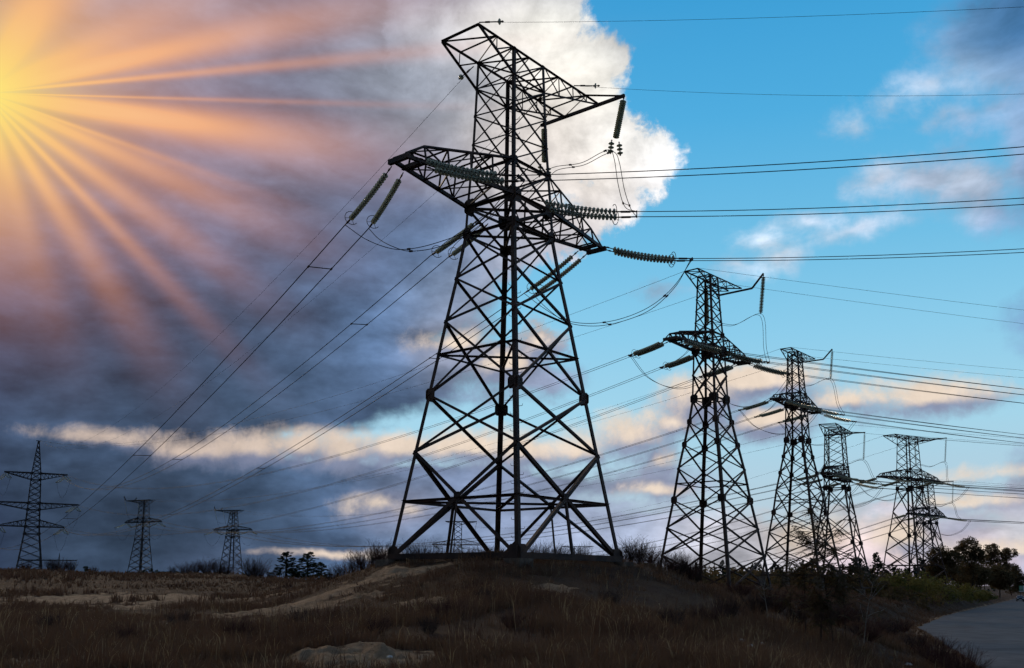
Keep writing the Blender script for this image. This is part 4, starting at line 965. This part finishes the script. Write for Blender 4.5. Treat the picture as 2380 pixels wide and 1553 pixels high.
# ------------------------------------------------------------------ shrubs, trees
TWIG = mat('bare_twig_bark', (.040, .026, .022), .85, .35, 3., 0., .1)
TWIGR = mat('reddish_twig_bark', (.050, .022, .018), .85, .35, 3., 0., .1)
BARK = mat('dark_bark', (.035, .027, .022), .9, .35, 4., 0., .1, None, .3)
PALEB = mat('pale_birch_bark', (.16, .15, .135), .8, .4, 5., 0., .1)
PINEL = leafmat('pine_needles', [(.010, .018, .012), (.020, .032, .018), (.030, .045, .022)], .2, .5)
OLIVE = leafmat('autumn_olive_leaves', [(.060, .052, .026), (.095, .075, .036), (.13, .085, .04)], .5, .25)
YGREEN = leafmat('yellow_green_leaves', [(.075, .090, .026), (.12, .125, .032), (.17, .14, .04)], .5, .3)
ROB = leafmat('locust_leaflets', [(.028, .036, .016), (.05, .05, .022), (.085, .05, .025)], .4, 2.)
def stem_path(g, p, d, L, n, curl, grav=-.02):
    pts = [Vector(p)]; d = Vector(d).normalized()
    for i in range(n):
        d = (d + Vector((g.uniform(-curl, curl), g.uniform(-curl, curl), g.uniform(-curl, curl) + grav))).normalized(); pts.append(pts[-1] + d * (L / n))
    return pts
def shrub_mesh(name, seed, n=46, h=1.0, spread=.75, twigs=5, r=.009, m=None, wind=0.):
    g = random.Random(seed); P_ = []
    for i in range(n):
        a = g.uniform(0, 2 * math.pi); s = g.uniform(.1, 1) * spread
        p = stem_path(g, (math.cos(a) * .12, math.sin(a) * .12, -.05), (math.cos(a) * s + wind, math.sin(a) * s, 1), h * g.uniform(.55, 1.05), 5, .14, .02)
        P_.append(tube(p, [r * (1 - .75 * k / 5) for k in range(6)], 3, False))
        for q in range(twigs):
            j = g.randint(2, 5); d = (p[j] - p[j - 1]).normalized() + Vector((g.uniform(-.8, .8), g.uniform(-.8, .8), g.uniform(-.1, .7)))
            t = stem_path(g, p[j].lerp(p[j - 1], g.random()), d, h * g.uniform(.12, .3), 3, .25)
            P_.append(tube(t, [r * .45, r * .38, r * .3, r * .2], 3, False))
    return mesh_data(name, *join(P_), m or TWIG)
SHM = [shrub_mesh('stems', 20 + i, (90, 110, 80, 100)[i], 1.0, (.65, .95, .55, 1.1)[i], 8, .0065, (TWIG, TWIGR, TWIG, TWIGR)[i], (0, .1, 0, -.1)[i]) for i in range(4)]
_ONE = 'first second third fourth fifth sixth seventh eighth ninth tenth eleventh twelfth thirteenth fourteenth fifteenth sixteenth seventeenth eighteenth nineteenth'.split()
def nth(i):
    if i < 19: return _ONE[i]
    t, o = divmod(i + 1, 10)
    return ('twentieth', 'thirtieth', 'fortieth', 'fiftieth', 'sixtieth')[t - 2] if o == 0 else ('twenty', 'thirty', 'forty', 'fifty', 'sixty')[t - 2] + '-' + _ONE[o - 1]
def shrub(u, Y, s, k, label, dz=0, wide=1.0, group='bare shrubs'):
    p = at(u, 1340, Y); x, y = p.x, Y
    root = empty('shrub', (x, y, gz(x, y) + dz), RNG.uniform(0, 6.28)); root.scale = (s * wide, s * wide, s); tag(root, label, 'shrub', group)
    link('stems', SHM[k % 4], root); return root
RIDGE = [(772, 57, .9), (800, 57, 1.1), (828, 56, 1.3), (852, 55, 1.35), (876, 54, 1.5), (893, 53, 1.1), (925, 57, 1.1), (950, 57, 1.5), (975, 58, 2.0), (990, 57, 1.8), (1015, 58, 1.3), (1092, 58, 1.35), (1120, 57, 1.3), (1142, 57, 1.1), (1170, 58, .9), (1225, 58, 1.2), (1250, 57, 1.45), (1275, 58, 1.5), (1300, 58, 1.4), (1330, 58, 1.2), (1352, 57, 1.35), (1395, 58, 1.0), (1425, 57, .9), (1455, 55, 1.3), (1478, 54, 1.5), (1500, 55, 1.4), (1522, 56, 1.1), (1548, 57, 1.3), (1570, 58, 1.6), (1592, 59, 1.7), (1612, 60, 1.3)]
for i, (u, Y, s) in enumerate(RIDGE):
    shrub(u, Y, s, i, f'{nth(i)} bare twiggy shrub from the left along the crest around the biggest pylon', wide=1.15)
for i, (u, Y, s) in enumerate(sorted([(60, 92, .9), (118, 90, 1.1), (140, 91, 1.3), (165, 92, 1.1), (215, 95, .8), (430, 96, 1.2), (455, 97, 1.1), (480, 96, 1.5), (505, 97, 1.6), (525, 97, 1.1), (585, 96, 2.0), (600, 97, 1.6), (400, 96, .8), (630, 96, 1.0)])):
    shrub(u, Y, s, i + 1, f'{nth(i)} low bare shrub from the left on the crest of the left dune', wide=1.2, group='dune shrubs')
for i, (u, Y, s) in enumerate(sorted([(1690, 40, 1.0), (1760, 46, 1.2), (1800, 52, 1.3), (1850, 45, 1.2), (1980, 60, 1.4), (2010, 50, 1.3), (2060, 66, 1.3), (1640, 34, .8), (1560, 30, .7), (1910, 48, 1.5), (1940, 55, 1.5), (2090, 80, 1.2), (1720, 58, 1.2), (2120, 58, 1.2), (1880, 62, 1.4), (1480, 27, .6), (1190, 28, .55), (1040, 30, .6), (1420, 36, .7), (1130, 34, .6), (1000, 26, .5), (560, 27, .6), (300, 26, .55), (420, 33, .7), (120, 30, .6), (700, 30, .6), (880, 26, .5)])):
    shrub(u, Y, s, i, f'{nth(i)} dry reddish shrub from the left in the grass of the near slope', wide=1.35, group='slope shrubs')
for u, Y, s, lab in [(2165, 50, 1.5, 'dry bushy shrub leaning over the road edge, upper of the two'), (2225, 43, 1.5, 'dry bushy shrub leaning over the road edge at the lower right corner'), (2195, 46, 1.1, 'small dry shrub between the two road-edge shrubs')]:
    shrub(u, Y, s, 3, lab, wide=1.3, group='road-edge shrubs')

def leaf_cloud(g, lobes, n, size, flat=.0):
    """leaf-sized faces spread through uneven lobes: (centre, radii, share)"""
    tot_ = sum(l[2] for l in lobes); V = []
    for c, r, sh in lobes:
        k = int(n * sh / tot_); d = g.normal(size=(k, 3)); d /= np.linalg.norm(d, axis=1)[:, None]; rad = g.uniform(.25, 1, k) ** .45
        cl = g.normal(size=(max(4, k // 28), 3)); cl /= np.linalg.norm(cl, axis=1)[:, None]; cl *= (g.uniform(.3, 1, len(cl)) ** .5)[:, None]
        p = cl[g.integers(0, len(cl), k)] + d * rad[:, None] * .30
        V.append(np.array(c) + p * np.array(r))
    p = np.concatenate(V); k = len(p); s = size * g.uniform(.5, 1.25, k)
    a = g.normal(size=(k, 3)); a /= np.linalg.norm(a, axis=1)[:, None]; b = np.cross(a, g.normal(size=(k, 3))); b /= np.linalg.norm(b, axis=1)[:, None]
    a, b = a * s[:, None] * .5, b * s[:, None] * .32
    Q = np.stack([p - a, p + b, p + a, p - b], 1).reshape(-1, 3)
    return Q, np.arange(4 * k).reshape(-1, 4)
def limbs(g, h, lobes, r):
    P_ = [tube(stem_path(g, (0, 0, -.3), (g.uniform(-.08, .08), g.uniform(-.08, .08), 1), h * .62, 6, .08, .03), [r * (1 - .1 * i) for i in range(7)], 7)]
    for c, rr, _ in lobes:
        b = Vector((0, 0, h * g.uniform(.22, .5))); e = Vector(c); m_ = b.lerp(e, .5) + Vector((g.uniform(-.3, .3), g.uniform(-.3, .3), g.uniform(-.2, .3)))
        P_.append(tube([b, m_, e], [r * .5, r * .33, r * .12], 5))
        for q in range(5):
            f = e + Vector((g.uniform(-1, 1) * rr[0], g.uniform(-1, 1) * rr[1], g.uniform(-.6, 1) * rr[2])) * .75; P_.append(tube([m_.lerp(e, .5), m_.lerp(f, .7), f], [r * .16, r * .1, r * .04], 4))
    return join(P_)
def tree(name, label, cat, x, y, h, lobes, n, size, lm, seed, r=.2, group=None, bark=None, zoff=0):
    root = empty(name, (x, y, gz(x, y) + zoff), 0); tag(root, label, cat, group); g = np.random.default_rng(seed)
    lb = [((c[0], c[1], c[2] * h), rr, s) for c, rr, s in lobes]
    mobj('trunk', *limbs(random.Random(seed), h, lb, r), bark or BARK, root); Q, F = leaf_cloud(g, lb, n, size)
    link('crown', npmesh('crown', Q, F, lm), root); return root
def tx(u, Y): return at(u, 1355, Y).x
# dark broadleaf trees by the road
tree('broadleaf_tree', 'tallest dark tree with a rounded top beside the road at right', 'tree', tx(2258, 212), 212, 12.0, [((0, 0, .88), (2.4, 2.2, 1.9), 3), ((-2.0, 0, .76), (1.7, 1.6, 1.6), 2), ((1.8, .3, .75), (1.6, 1.5, 1.5), 2), ((.2, 0, .58), (2.2, 2, 2.2), 2.5), ((-.8, 0, .38), (2.4, 1.8, 2.0), 2)], 11000, .32, OLIVE, 5, .24, 'roadside trees')
tree('broadleaf_tree', 'forked dark tree leaning right behind the road bend', 'tree', tx(2322, 292), 292, 15.6, [((-1.6, 0, .88), (2.3, 2.1, 2.2), 2), ((3.2, 0, .82), (2.6, 2.2, 1.8), 2), ((-3.2, 0, .70), (2.3, 2, 1.6), 1.5), ((.6, 0, .62), (2.4, 2.2, 2.3), 2), ((3.4, 0, .52), (2.6, 2.2, 2.1), 1.5), ((.3, 0, .35), (3.6, 3, 3), 2)], 12000, .44, OLIVE, 6, .22, 'roadside trees')
tree('broadleaf_tree', 'lower brownish tree left of the tallest roadside tree', 'tree', tx(2196, 172), 172, 8.6, [((-.8, 0, .80), (2.2, 1.8, 1.5), 2), ((1.4, 0, .74), (1.9, 1.6, 1.5), 2), ((0, 0, .5), (2.8, 2, 1.8), 2.5), ((-2.2, 0, .5), (1.5, 1.5, 1.5), 1)], 9000, .30, OLIVE, 7, .18, 'roadside trees')
tree('broadleaf_tree', 'low dense tree sloping down to the road bend', 'tree', tx(2350, 400), 400, 12.5, [((0, 0, .7), (5.5, 3, 3.4), 3), ((4.5, 0, .45), (3.6, 3, 2.8), 2), ((-4.6, 0, .62), (4, 3, 3.4), 2), ((1, 0, .3), (6, 3, 3), 2)], 9000, .68, OLIVE, 8, .18, 'roadside trees')
tree('broadleaf_tree', 'dense dark thicket tree at the foot of the roadside trees', 'tree', tx(2290, 268), 268, 9.6, [((0, 0, .6), (6.4, 3, 2.9), 3), ((-5.2, 0, .55), (4, 3, 2.7), 2), ((4.6, 0, .45), (3.4, 3, 2.3), 2)], 13000, .46, OLIVE, 9, .14, 'roadside trees')
tree('broadleaf_tree', 'broad low brownish tree filling the gap under the tallest roadside tree', 'tree', tx(2232, 230), 230, 8.2, [((0, 0, .62), (5.2, 3, 2.6), 3), ((-4.2, 0, .55), (3.4, 3, 2.4), 2), ((4.2, 0, .5), (3.2, 3, 2.3), 2), ((0, 0, .3), (5.5, 3, 2.2), 2)], 12000, .40, OLIVE, 10, .16, 'roadside trees')
# yellow-green bushes in front
for i, (u, Y, h, w) in enumerate([(2075, 152, 3.6, 2.6), (2112, 150, 4.6, 3.1), (2150, 152, 4.4, 3.0), (2188, 158, 4.2, 3.2), (2226, 172, 4.0, 3.0), (2258, 190, 3.2, 2.8), (2285, 215, 2.6, 2.8), (2045, 150, 2.6, 2.2)]):
    lab = ['second bush from the left', 'yellow tinged tall bush', 'third tall bush', 'fourth bush', 'fifth bush', 'sixth bush', 'lowest bush at the right end', 'leftmost low bush'][i]
    tree('bush', f'{lab} of the yellow-green row before the dark roadside trees', 'bush', tx(u, Y), Y, h, [((0, 0, .55), (w * .75, w * .6, h * .42), 3), ((-w * .5, 0, .4), (w * .5, w * .5, h * .34), 2), ((w * .5, .2, .4), (w * .55, w * .5, h * .34), 2)], 2600, .26, YGREEN, 40 + i, .06, 'yellow-green bushes')
# pines
def pine_meshes(seed):
    g = random.Random(seed); gn = np.random.default_rng(seed); h = 10.; lob = []
    P_ = [tube([(0, 0, -.5), (g.uniform(-.1, .1), 0, 5), (0, g.uniform(-.1, .1), h)], [.16, .11, .03], 6)]
    for k in range(13):
        z = 2.2 + k * .6; R = (1 - (z - 2.2) / (h - 1.9)) ** .75 * 2.1 * g.uniform(.7, 1.15) + .3
        for q in range(5):
            a = g.uniform(0, 6.28); c = (math.cos(a) * R * .62, math.sin(a) * R * .62, z + .15 + g.uniform(-.1, .3)); lob.append((c, (R * .42, R * .42, .36), R)); P_.append(tube([(0, 0, z - .1), c], [.035, .012], 3))
    Q, F = leaf_cloud(gn, lob, 2600, .42)
    return mesh_data('trunk', *join(P_), BARK), npmesh('crown', Q, F, PINEL)
PINES = [pine_meshes(60 + i) for i in range(4)]
def pine(x, y, s, k, label, group, wide=1.):
    root = empty('pine_tree', (x, y, gz(x, y)), RNG.uniform(0, 6.28)); root.scale = (s * wide, s * wide, s); tag(root, label, 'pine', group)
    link('trunk', PINES[k % 4][0], root); link('crown', PINES[k % 4][1], root)
pine(tx(664, 112), 112, .34, 0, 'squat dark pine in the hollow, left of the two', 'hollow pines', 2.7)
pine(tx(714, 114), 114, .38, 1, 'squat dark pine in the hollow, right of the two', 'hollow pines', 2.5)
pine(tx(746, 116), 116, .28, 2, 'smallest dark pine in the hollow beside the mound', 'hollow pines', 2.4)
g_ = random.Random(3)
for i, u in enumerate(sorted(1575 + q * 9.9 + g_.uniform(-5, 5) for q in range(62))):
    Y = g_.uniform(265, 340)
    pine(tx(u, Y), Y, g_.uniform(.72, 1.12) * (1.0 if u > 1800 else .82), i, f'{nth(i)} dark pine from the left in the distant belt behind the right-hand pylons', 'distant pine belt', g_.uniform(1.0, 1.5))
# far wood along the horizon: one mass
gn = np.random.default_rng(5); lob = []
for i in range(150):
    u = -60 + i * 17.5; Y = 620 + 60 * math.sin(i * .7); x = tx(u, Y); lob.append(((x, Y, gz(x, Y) + 2.6), (4.5, 3, 3.0 + 2.2 * random.Random(i).random()), 1))
Q, F = leaf_cloud(gn, lob, 16000, 1.5); tag(link('distant_wood', npmesh('distant_wood', Q, F, PINEL)), 'dark wood along the far horizon', 'wood', kind='stuff')
# undergrowth before the pine belt
lob = []
for i in range(90):
    u = 1590 + i * 6.6; Y = 170 + 30 * math.sin(i * 1.3); x = tx(u, Y); lob.append(((x, Y, gz(x, Y) + .7), (2.6, 2, 1.5 + 1.2 * random.Random(i + 9).random()), 1))
Q, F = leaf_cloud(gn, lob, 24000, .5); tag(link('undergrowth', npmesh('undergrowth', Q, F, OLIVE)), 'dark low undergrowth in front of the distant pines', 'undergrowth', kind='stuff')

# young locust saplings and thin birches before the slim pylons
def locust(u, Y, h, seed, label, nb=9, leafy=1.0, bark=None, lean=0.):
    g = random.Random(seed); x = tx(u, Y); root = empty('sapling', (x, Y, gz(x, Y))); tag(root, label, 'sapling', 'saplings'); P_ = []; V = []
    main = stem_path(g, (0, 0, -.1), (lean, 0, 1), h * .9, 8, .07, .03); P_.append(tube(main, [.03 * (1 - .09 * i) for i in range(9)], 5))
    tw = [main]
    for b in range(nb):
        j = g.randint(3, 8); d = Vector((g.uniform(-1, 1), g.uniform(-1, 1), g.uniform(.3, 1.2))); t = stem_path(g, main[j], d, h * g.uniform(.2, .42), 5, .16, .01); P_.append(tube(t, [.015, .012, .010, .009, .007, .004], 4)); tw.append(t)
    for t in tw:
        for q in range(int(9 * leafy)):
            j = g.randint(2, len(t) - 1); a = g.uniform(0, 6.28); d = Vector((math.cos(a), math.sin(a), g.uniform(-.5, .3))).normalized(); L = g.uniform(.32, .52)
            r = stem_path(g, t[j], d, L, 6, .1, -.08); P_.append(tube(r, .0025, 3, False)); sd = d.cross(Vector((0, 0, 1))).normalized()
            for k in range(1, 7):
                for s_ in (-1, 1):
                    c = r[k]; e = c + (sd * s_ * .8 + d * .35).normalized() * .135 - Vector((0, 0, .03)); w = (d * .036)
                    i0 = len(V); V.extend([c, (c + e) / 2 + w, e, (c + e) / 2 - w])
    mobj('stem', *join(P_), bark or TWIG, root)
    if V: tag(mobj('leaflets', V, [(i, i + 1, i + 2, i + 3) for i in range(0, len(V), 4)], ROB, root), kind='stuff')
locust(1932, 40, 4.6, 1, 'leafiest young locust sapling in front of the third right-hand pylon', 15, 2.2)
locust(1868, 41, 2.9, 2, 'reddish small sapling left of the leafiest locust sapling', 9, 1.5)
locust(1962, 42, 3.9, 4, 'leafy sapling right behind the leafiest locust sapling', 10, 1.6)
locust(1835, 43, 3.0, 5, 'short sapling with one leafy spray at the second slim pylon', 7, 1.2)
locust(2000, 44, 3.2, 6, 'thin pale sapling with few leaves between the third and fourth right-hand pylons', 8, .35, PALEB, .14)
locust(1782, 45, 2.0, 7, 'bare thin sapling left of the second slim pylon', 9, .2, PALEB)
locust(1905, 39, 2.0, 8, 'low reddish sapling at the foot of the leafiest locust sapling', 9, 1.2)

# ------------------------------------------------------------------ portal poles far off
def portal(u, Y, zt, half, label, rz, peak=3.2):
    x = tx(u, Y); root = empty('portal_pole', (x, Y, gz(x, Y)), rz); tag(root, label, 'utility pole', 'portal poles'); h = zt - gz(x, Y)
    for s in (-1, 1):
        mobj('pole', *tube([(s * 4, 0, -1), (s * 4, 0, h)], [.38, .26], 8), CONCP, root)
        mobj('peak', *join([tube([(s * 4 + a * .25, b * .25, h), (s * 4, 0, h + peak)], .06, 4) for a, b in CORN] + [tube([(s * 4 - .2, 0, h + peak * .3), (s * 4 + .2, 0, h + peak * .6)], .04, 4)]), STEELF, root)
    mobj('crossbar', *beam((-half, 0, h), (half, 0, h), .35, .4), STEELF, root)
    for k, n in ((-1, 'left'), (0, 'middle'), (1, 'right')):
        p = root.matrix_basis @ Vector((k * (half - .3), 0, h - .2)); string(f'tiny {n} insulator string hanging from {label.split(" with")[0]}', [(p, p + Vector((-.25, 0, -4)))], 16, False, 0., .05, .05, .9, False)
portal(111, 420, 7.2, 11.4, 'far portal pole behind the three-armed pylon with two legs', .05)
portal(1640, 420, 6.4, 8.2, 'far portal pole behind the first slim pylon with two legs', .1, 3.0)
pair('faint conductor pair sagging left of the far portal pole over the dunes', [(at(-40, 1326, 420), at(560, 1338, 430)), (at(-40, 1328, 420), at(560, 1339, 430))], 2., .035)

# ------------------------------------------------------------------ car and road sign at the right edge
PAINT = mat('dark_blue_car_paint', (.012, .018, .028), .25, .1, 1., .3, .5)
TYRE = mat('tyre_rubber', (.012, .012, .012), .9, .1, 3.)
GLZ = mat('car_window_glass', (.02, .025, .03), .05, .1, 1., 0., .9)
LAMP = mat('headlamp_glass', (.55, .55, .52), .15, .1, 1., 0., .7)
CHR = mat('number_plate_white', (.6, .6, .56), .5, .05, 1.)
ROOFP = mat('pale_car_roof', (.30, .36, .38), .2, .1, 1., .3, .6)
def car(x, y, z, rz):
    root = empty('car', (x, y, z), rz); tag(root, 'dark small saloon car driving on the road at the right edge', 'car')
    prof = [(-2.0, .32), (-2.05, .62), (-1.95, .82), (-1.0, .92), (1.25, .95), (2.0, .90), (2.08, .60), (2.05, .32)]   # side outline, front at -y
    def loft(pr, w0, w1, zsplit): return None
    V = []; n = len(prof)
    for sx, k in ((-1, 0), (1, 0)):
        for (yy, zz) in prof: V.append((sx * (.80 if zz > .55 else .76), yy, zz))
    F = [tuple(range(n)), tuple(range(2 * n - 1, n - 1, -1))] + [(i, i + n, (i + 1) % n + n, (i + 1) % n) for i in range(n)]
    mobj('body', V, F, PAINT, root)
    cab = [(-.95, .90, .74), (-.35, 1.36, .60), (.85, 1.38, .60), (1.45, .93, .72)]
    V = [(s * w, yy, zz) for s in (-1, 1) for yy, zz, w in cab]; F = [(0, 1, 2, 3), (7, 6, 5, 4), (0, 4, 5, 1), (2, 6, 7, 3)]
    mobj('windows', V, F, GLZ, root)
    mobj('roof', *beam((0, -.36, 1.385), (0, .88, 1.40), 1.22, .05), ROOFP, root)
    for s in (-1, 1):
        for p in ((-.95, .9, .74), (-.35, 1.36, .6)), ((.85, 1.38, .6), (1.45, .93, .72)): mobj('pillar', *tube([(s * q[2], q[0], q[1]) for q in p], .035, 5), PAINT, root)
        mobj('headlight', *beam((s * .42, -2.02, .70), (s * .72, -2.0, .70), .10, .15), LAMP, root)
        mobj('mirror', *beam((s * .84, -.7, .95), (s * .98, -.7, .97), .10, .12), PAINT, root)
        for yy in (-1.25, 1.3):
            w = empty('wheel', (s * .72, yy, .30), 0, root); t = [(.0, -.09), (.18, -.09), (.29, -.08), (.305, 0), (.29, .08), (.18, .09), (.0, .09)]
            v, f = lathe(t, 18); v = [(c, a, b) for a, b, c in v]; mobj('tyre', v, f, TYRE, w, True)
            v, f = lathe([(.0, .1 * s), (.16, .1 * s), (.17, .085 * s)], 14); v = [(c, a, b) for a, b, c in v]; mobj('rim', v, f, ROOFP, w)
    mobj('bumper', *beam((-.78, -2.07, .45), (.78, -2.07, .45), .14, .18), TYRE, root); mobj('grille', *beam((-.34, -2.03, .70), (.34, -2.03, .70), .06, .14), TYRE, root); mobj('number_plate', *beam((-.26, -2.15, .45), (.26, -2.15, .45), .02, .11), CHR, root)
    return root
p = at(2371, 1397, 244); car(p.x, p.y, ROADZ + .08, -.42)
SGREEN = mat('faded_green_panel', (.03, .14, .06), .6, .2, 1.); SWHITE = mat('dirty_white_panel', (.42, .43, .42), .6, .12, 1.)
p = at(2382, 1372, 262); r_s = empty('roadside_sign', (p.x, p.y, gz(p.x, p.y))); tag(r_s, 'green and white roadside sign board at the right edge behind the car', 'sign')
z0 = (p.z - r_s.location.z)
for s in (-1, 1): mobj('post', *beam((s * 1.1, .1, -.5), (s * 1.1, .1, z0 - .1), .12, .12), STEELF, r_s)
mobj('panel', *beam((-1.55, 0, z0 + .55), (-.55, 0, z0 + .55), .06, 1.3), SGREEN, r_s); mobj('panel', *beam((-.5, 0, z0 + .55), (1.9, 0, z0 + .55), .06, 1.3), SWHITE, r_s); mobj('lower_panel', *beam((-1.5, 0, z0 - .28), (1.9, 0, z0 - .28), .06, .22), SWHITE, r_s)
mobj('lettering', *join([beam((-1.35 + i * .0, -.05, z0 + .95 - i * .32), (-.75, -.05, z0 + .95 - i * .32), .02, .1) for i in range(3)]), SWHITE, r_s)
# scraps of litter and stones in the grass
LIT = mat('pale_litter', (.30, .29, .27), .7, .2, 6.)
for i, (u, v, Y, s) in enumerate([(1350, 1480, 24, .10), (1725, 1493, 30, .12), (1770, 1500, 31, .09), (1745, 1512, 29, .08), (2110, 1500, 44, .16), (905, 1545, 20.5, .07), (1620, 1500, 27, .07)]):
    g = random.Random(i); x = at(u, v, Y).x; V, F = lathe([(.02, 0), (.8, .1), (1, .35), (.6, .7), (.02, .8)], 7)
    V = [(a * s * g.uniform(.7, 1.4), b * s * g.uniform(.7, 1.3), c * s * g.uniform(.6, 1.2)) for a, b, c in V]
    o = mobj('litter_scrap', V, F, LIT); o.location = (x, Y, gz(x, Y) + .06); tag(o, ['pale scrap in the grass below the biggest pylon', 'pale scrap, left of three close together in the right-hand grass', 'pale scrap, right of three close together in the right-hand grass', 'pale scrap, nearest of three close together in the right-hand grass', 'largest pale scrap near the road edge', 'pale scrap on the near sand heap', 'lone pale scrap left of the three close scraps'][i], 'litter', 'litter in the grass')
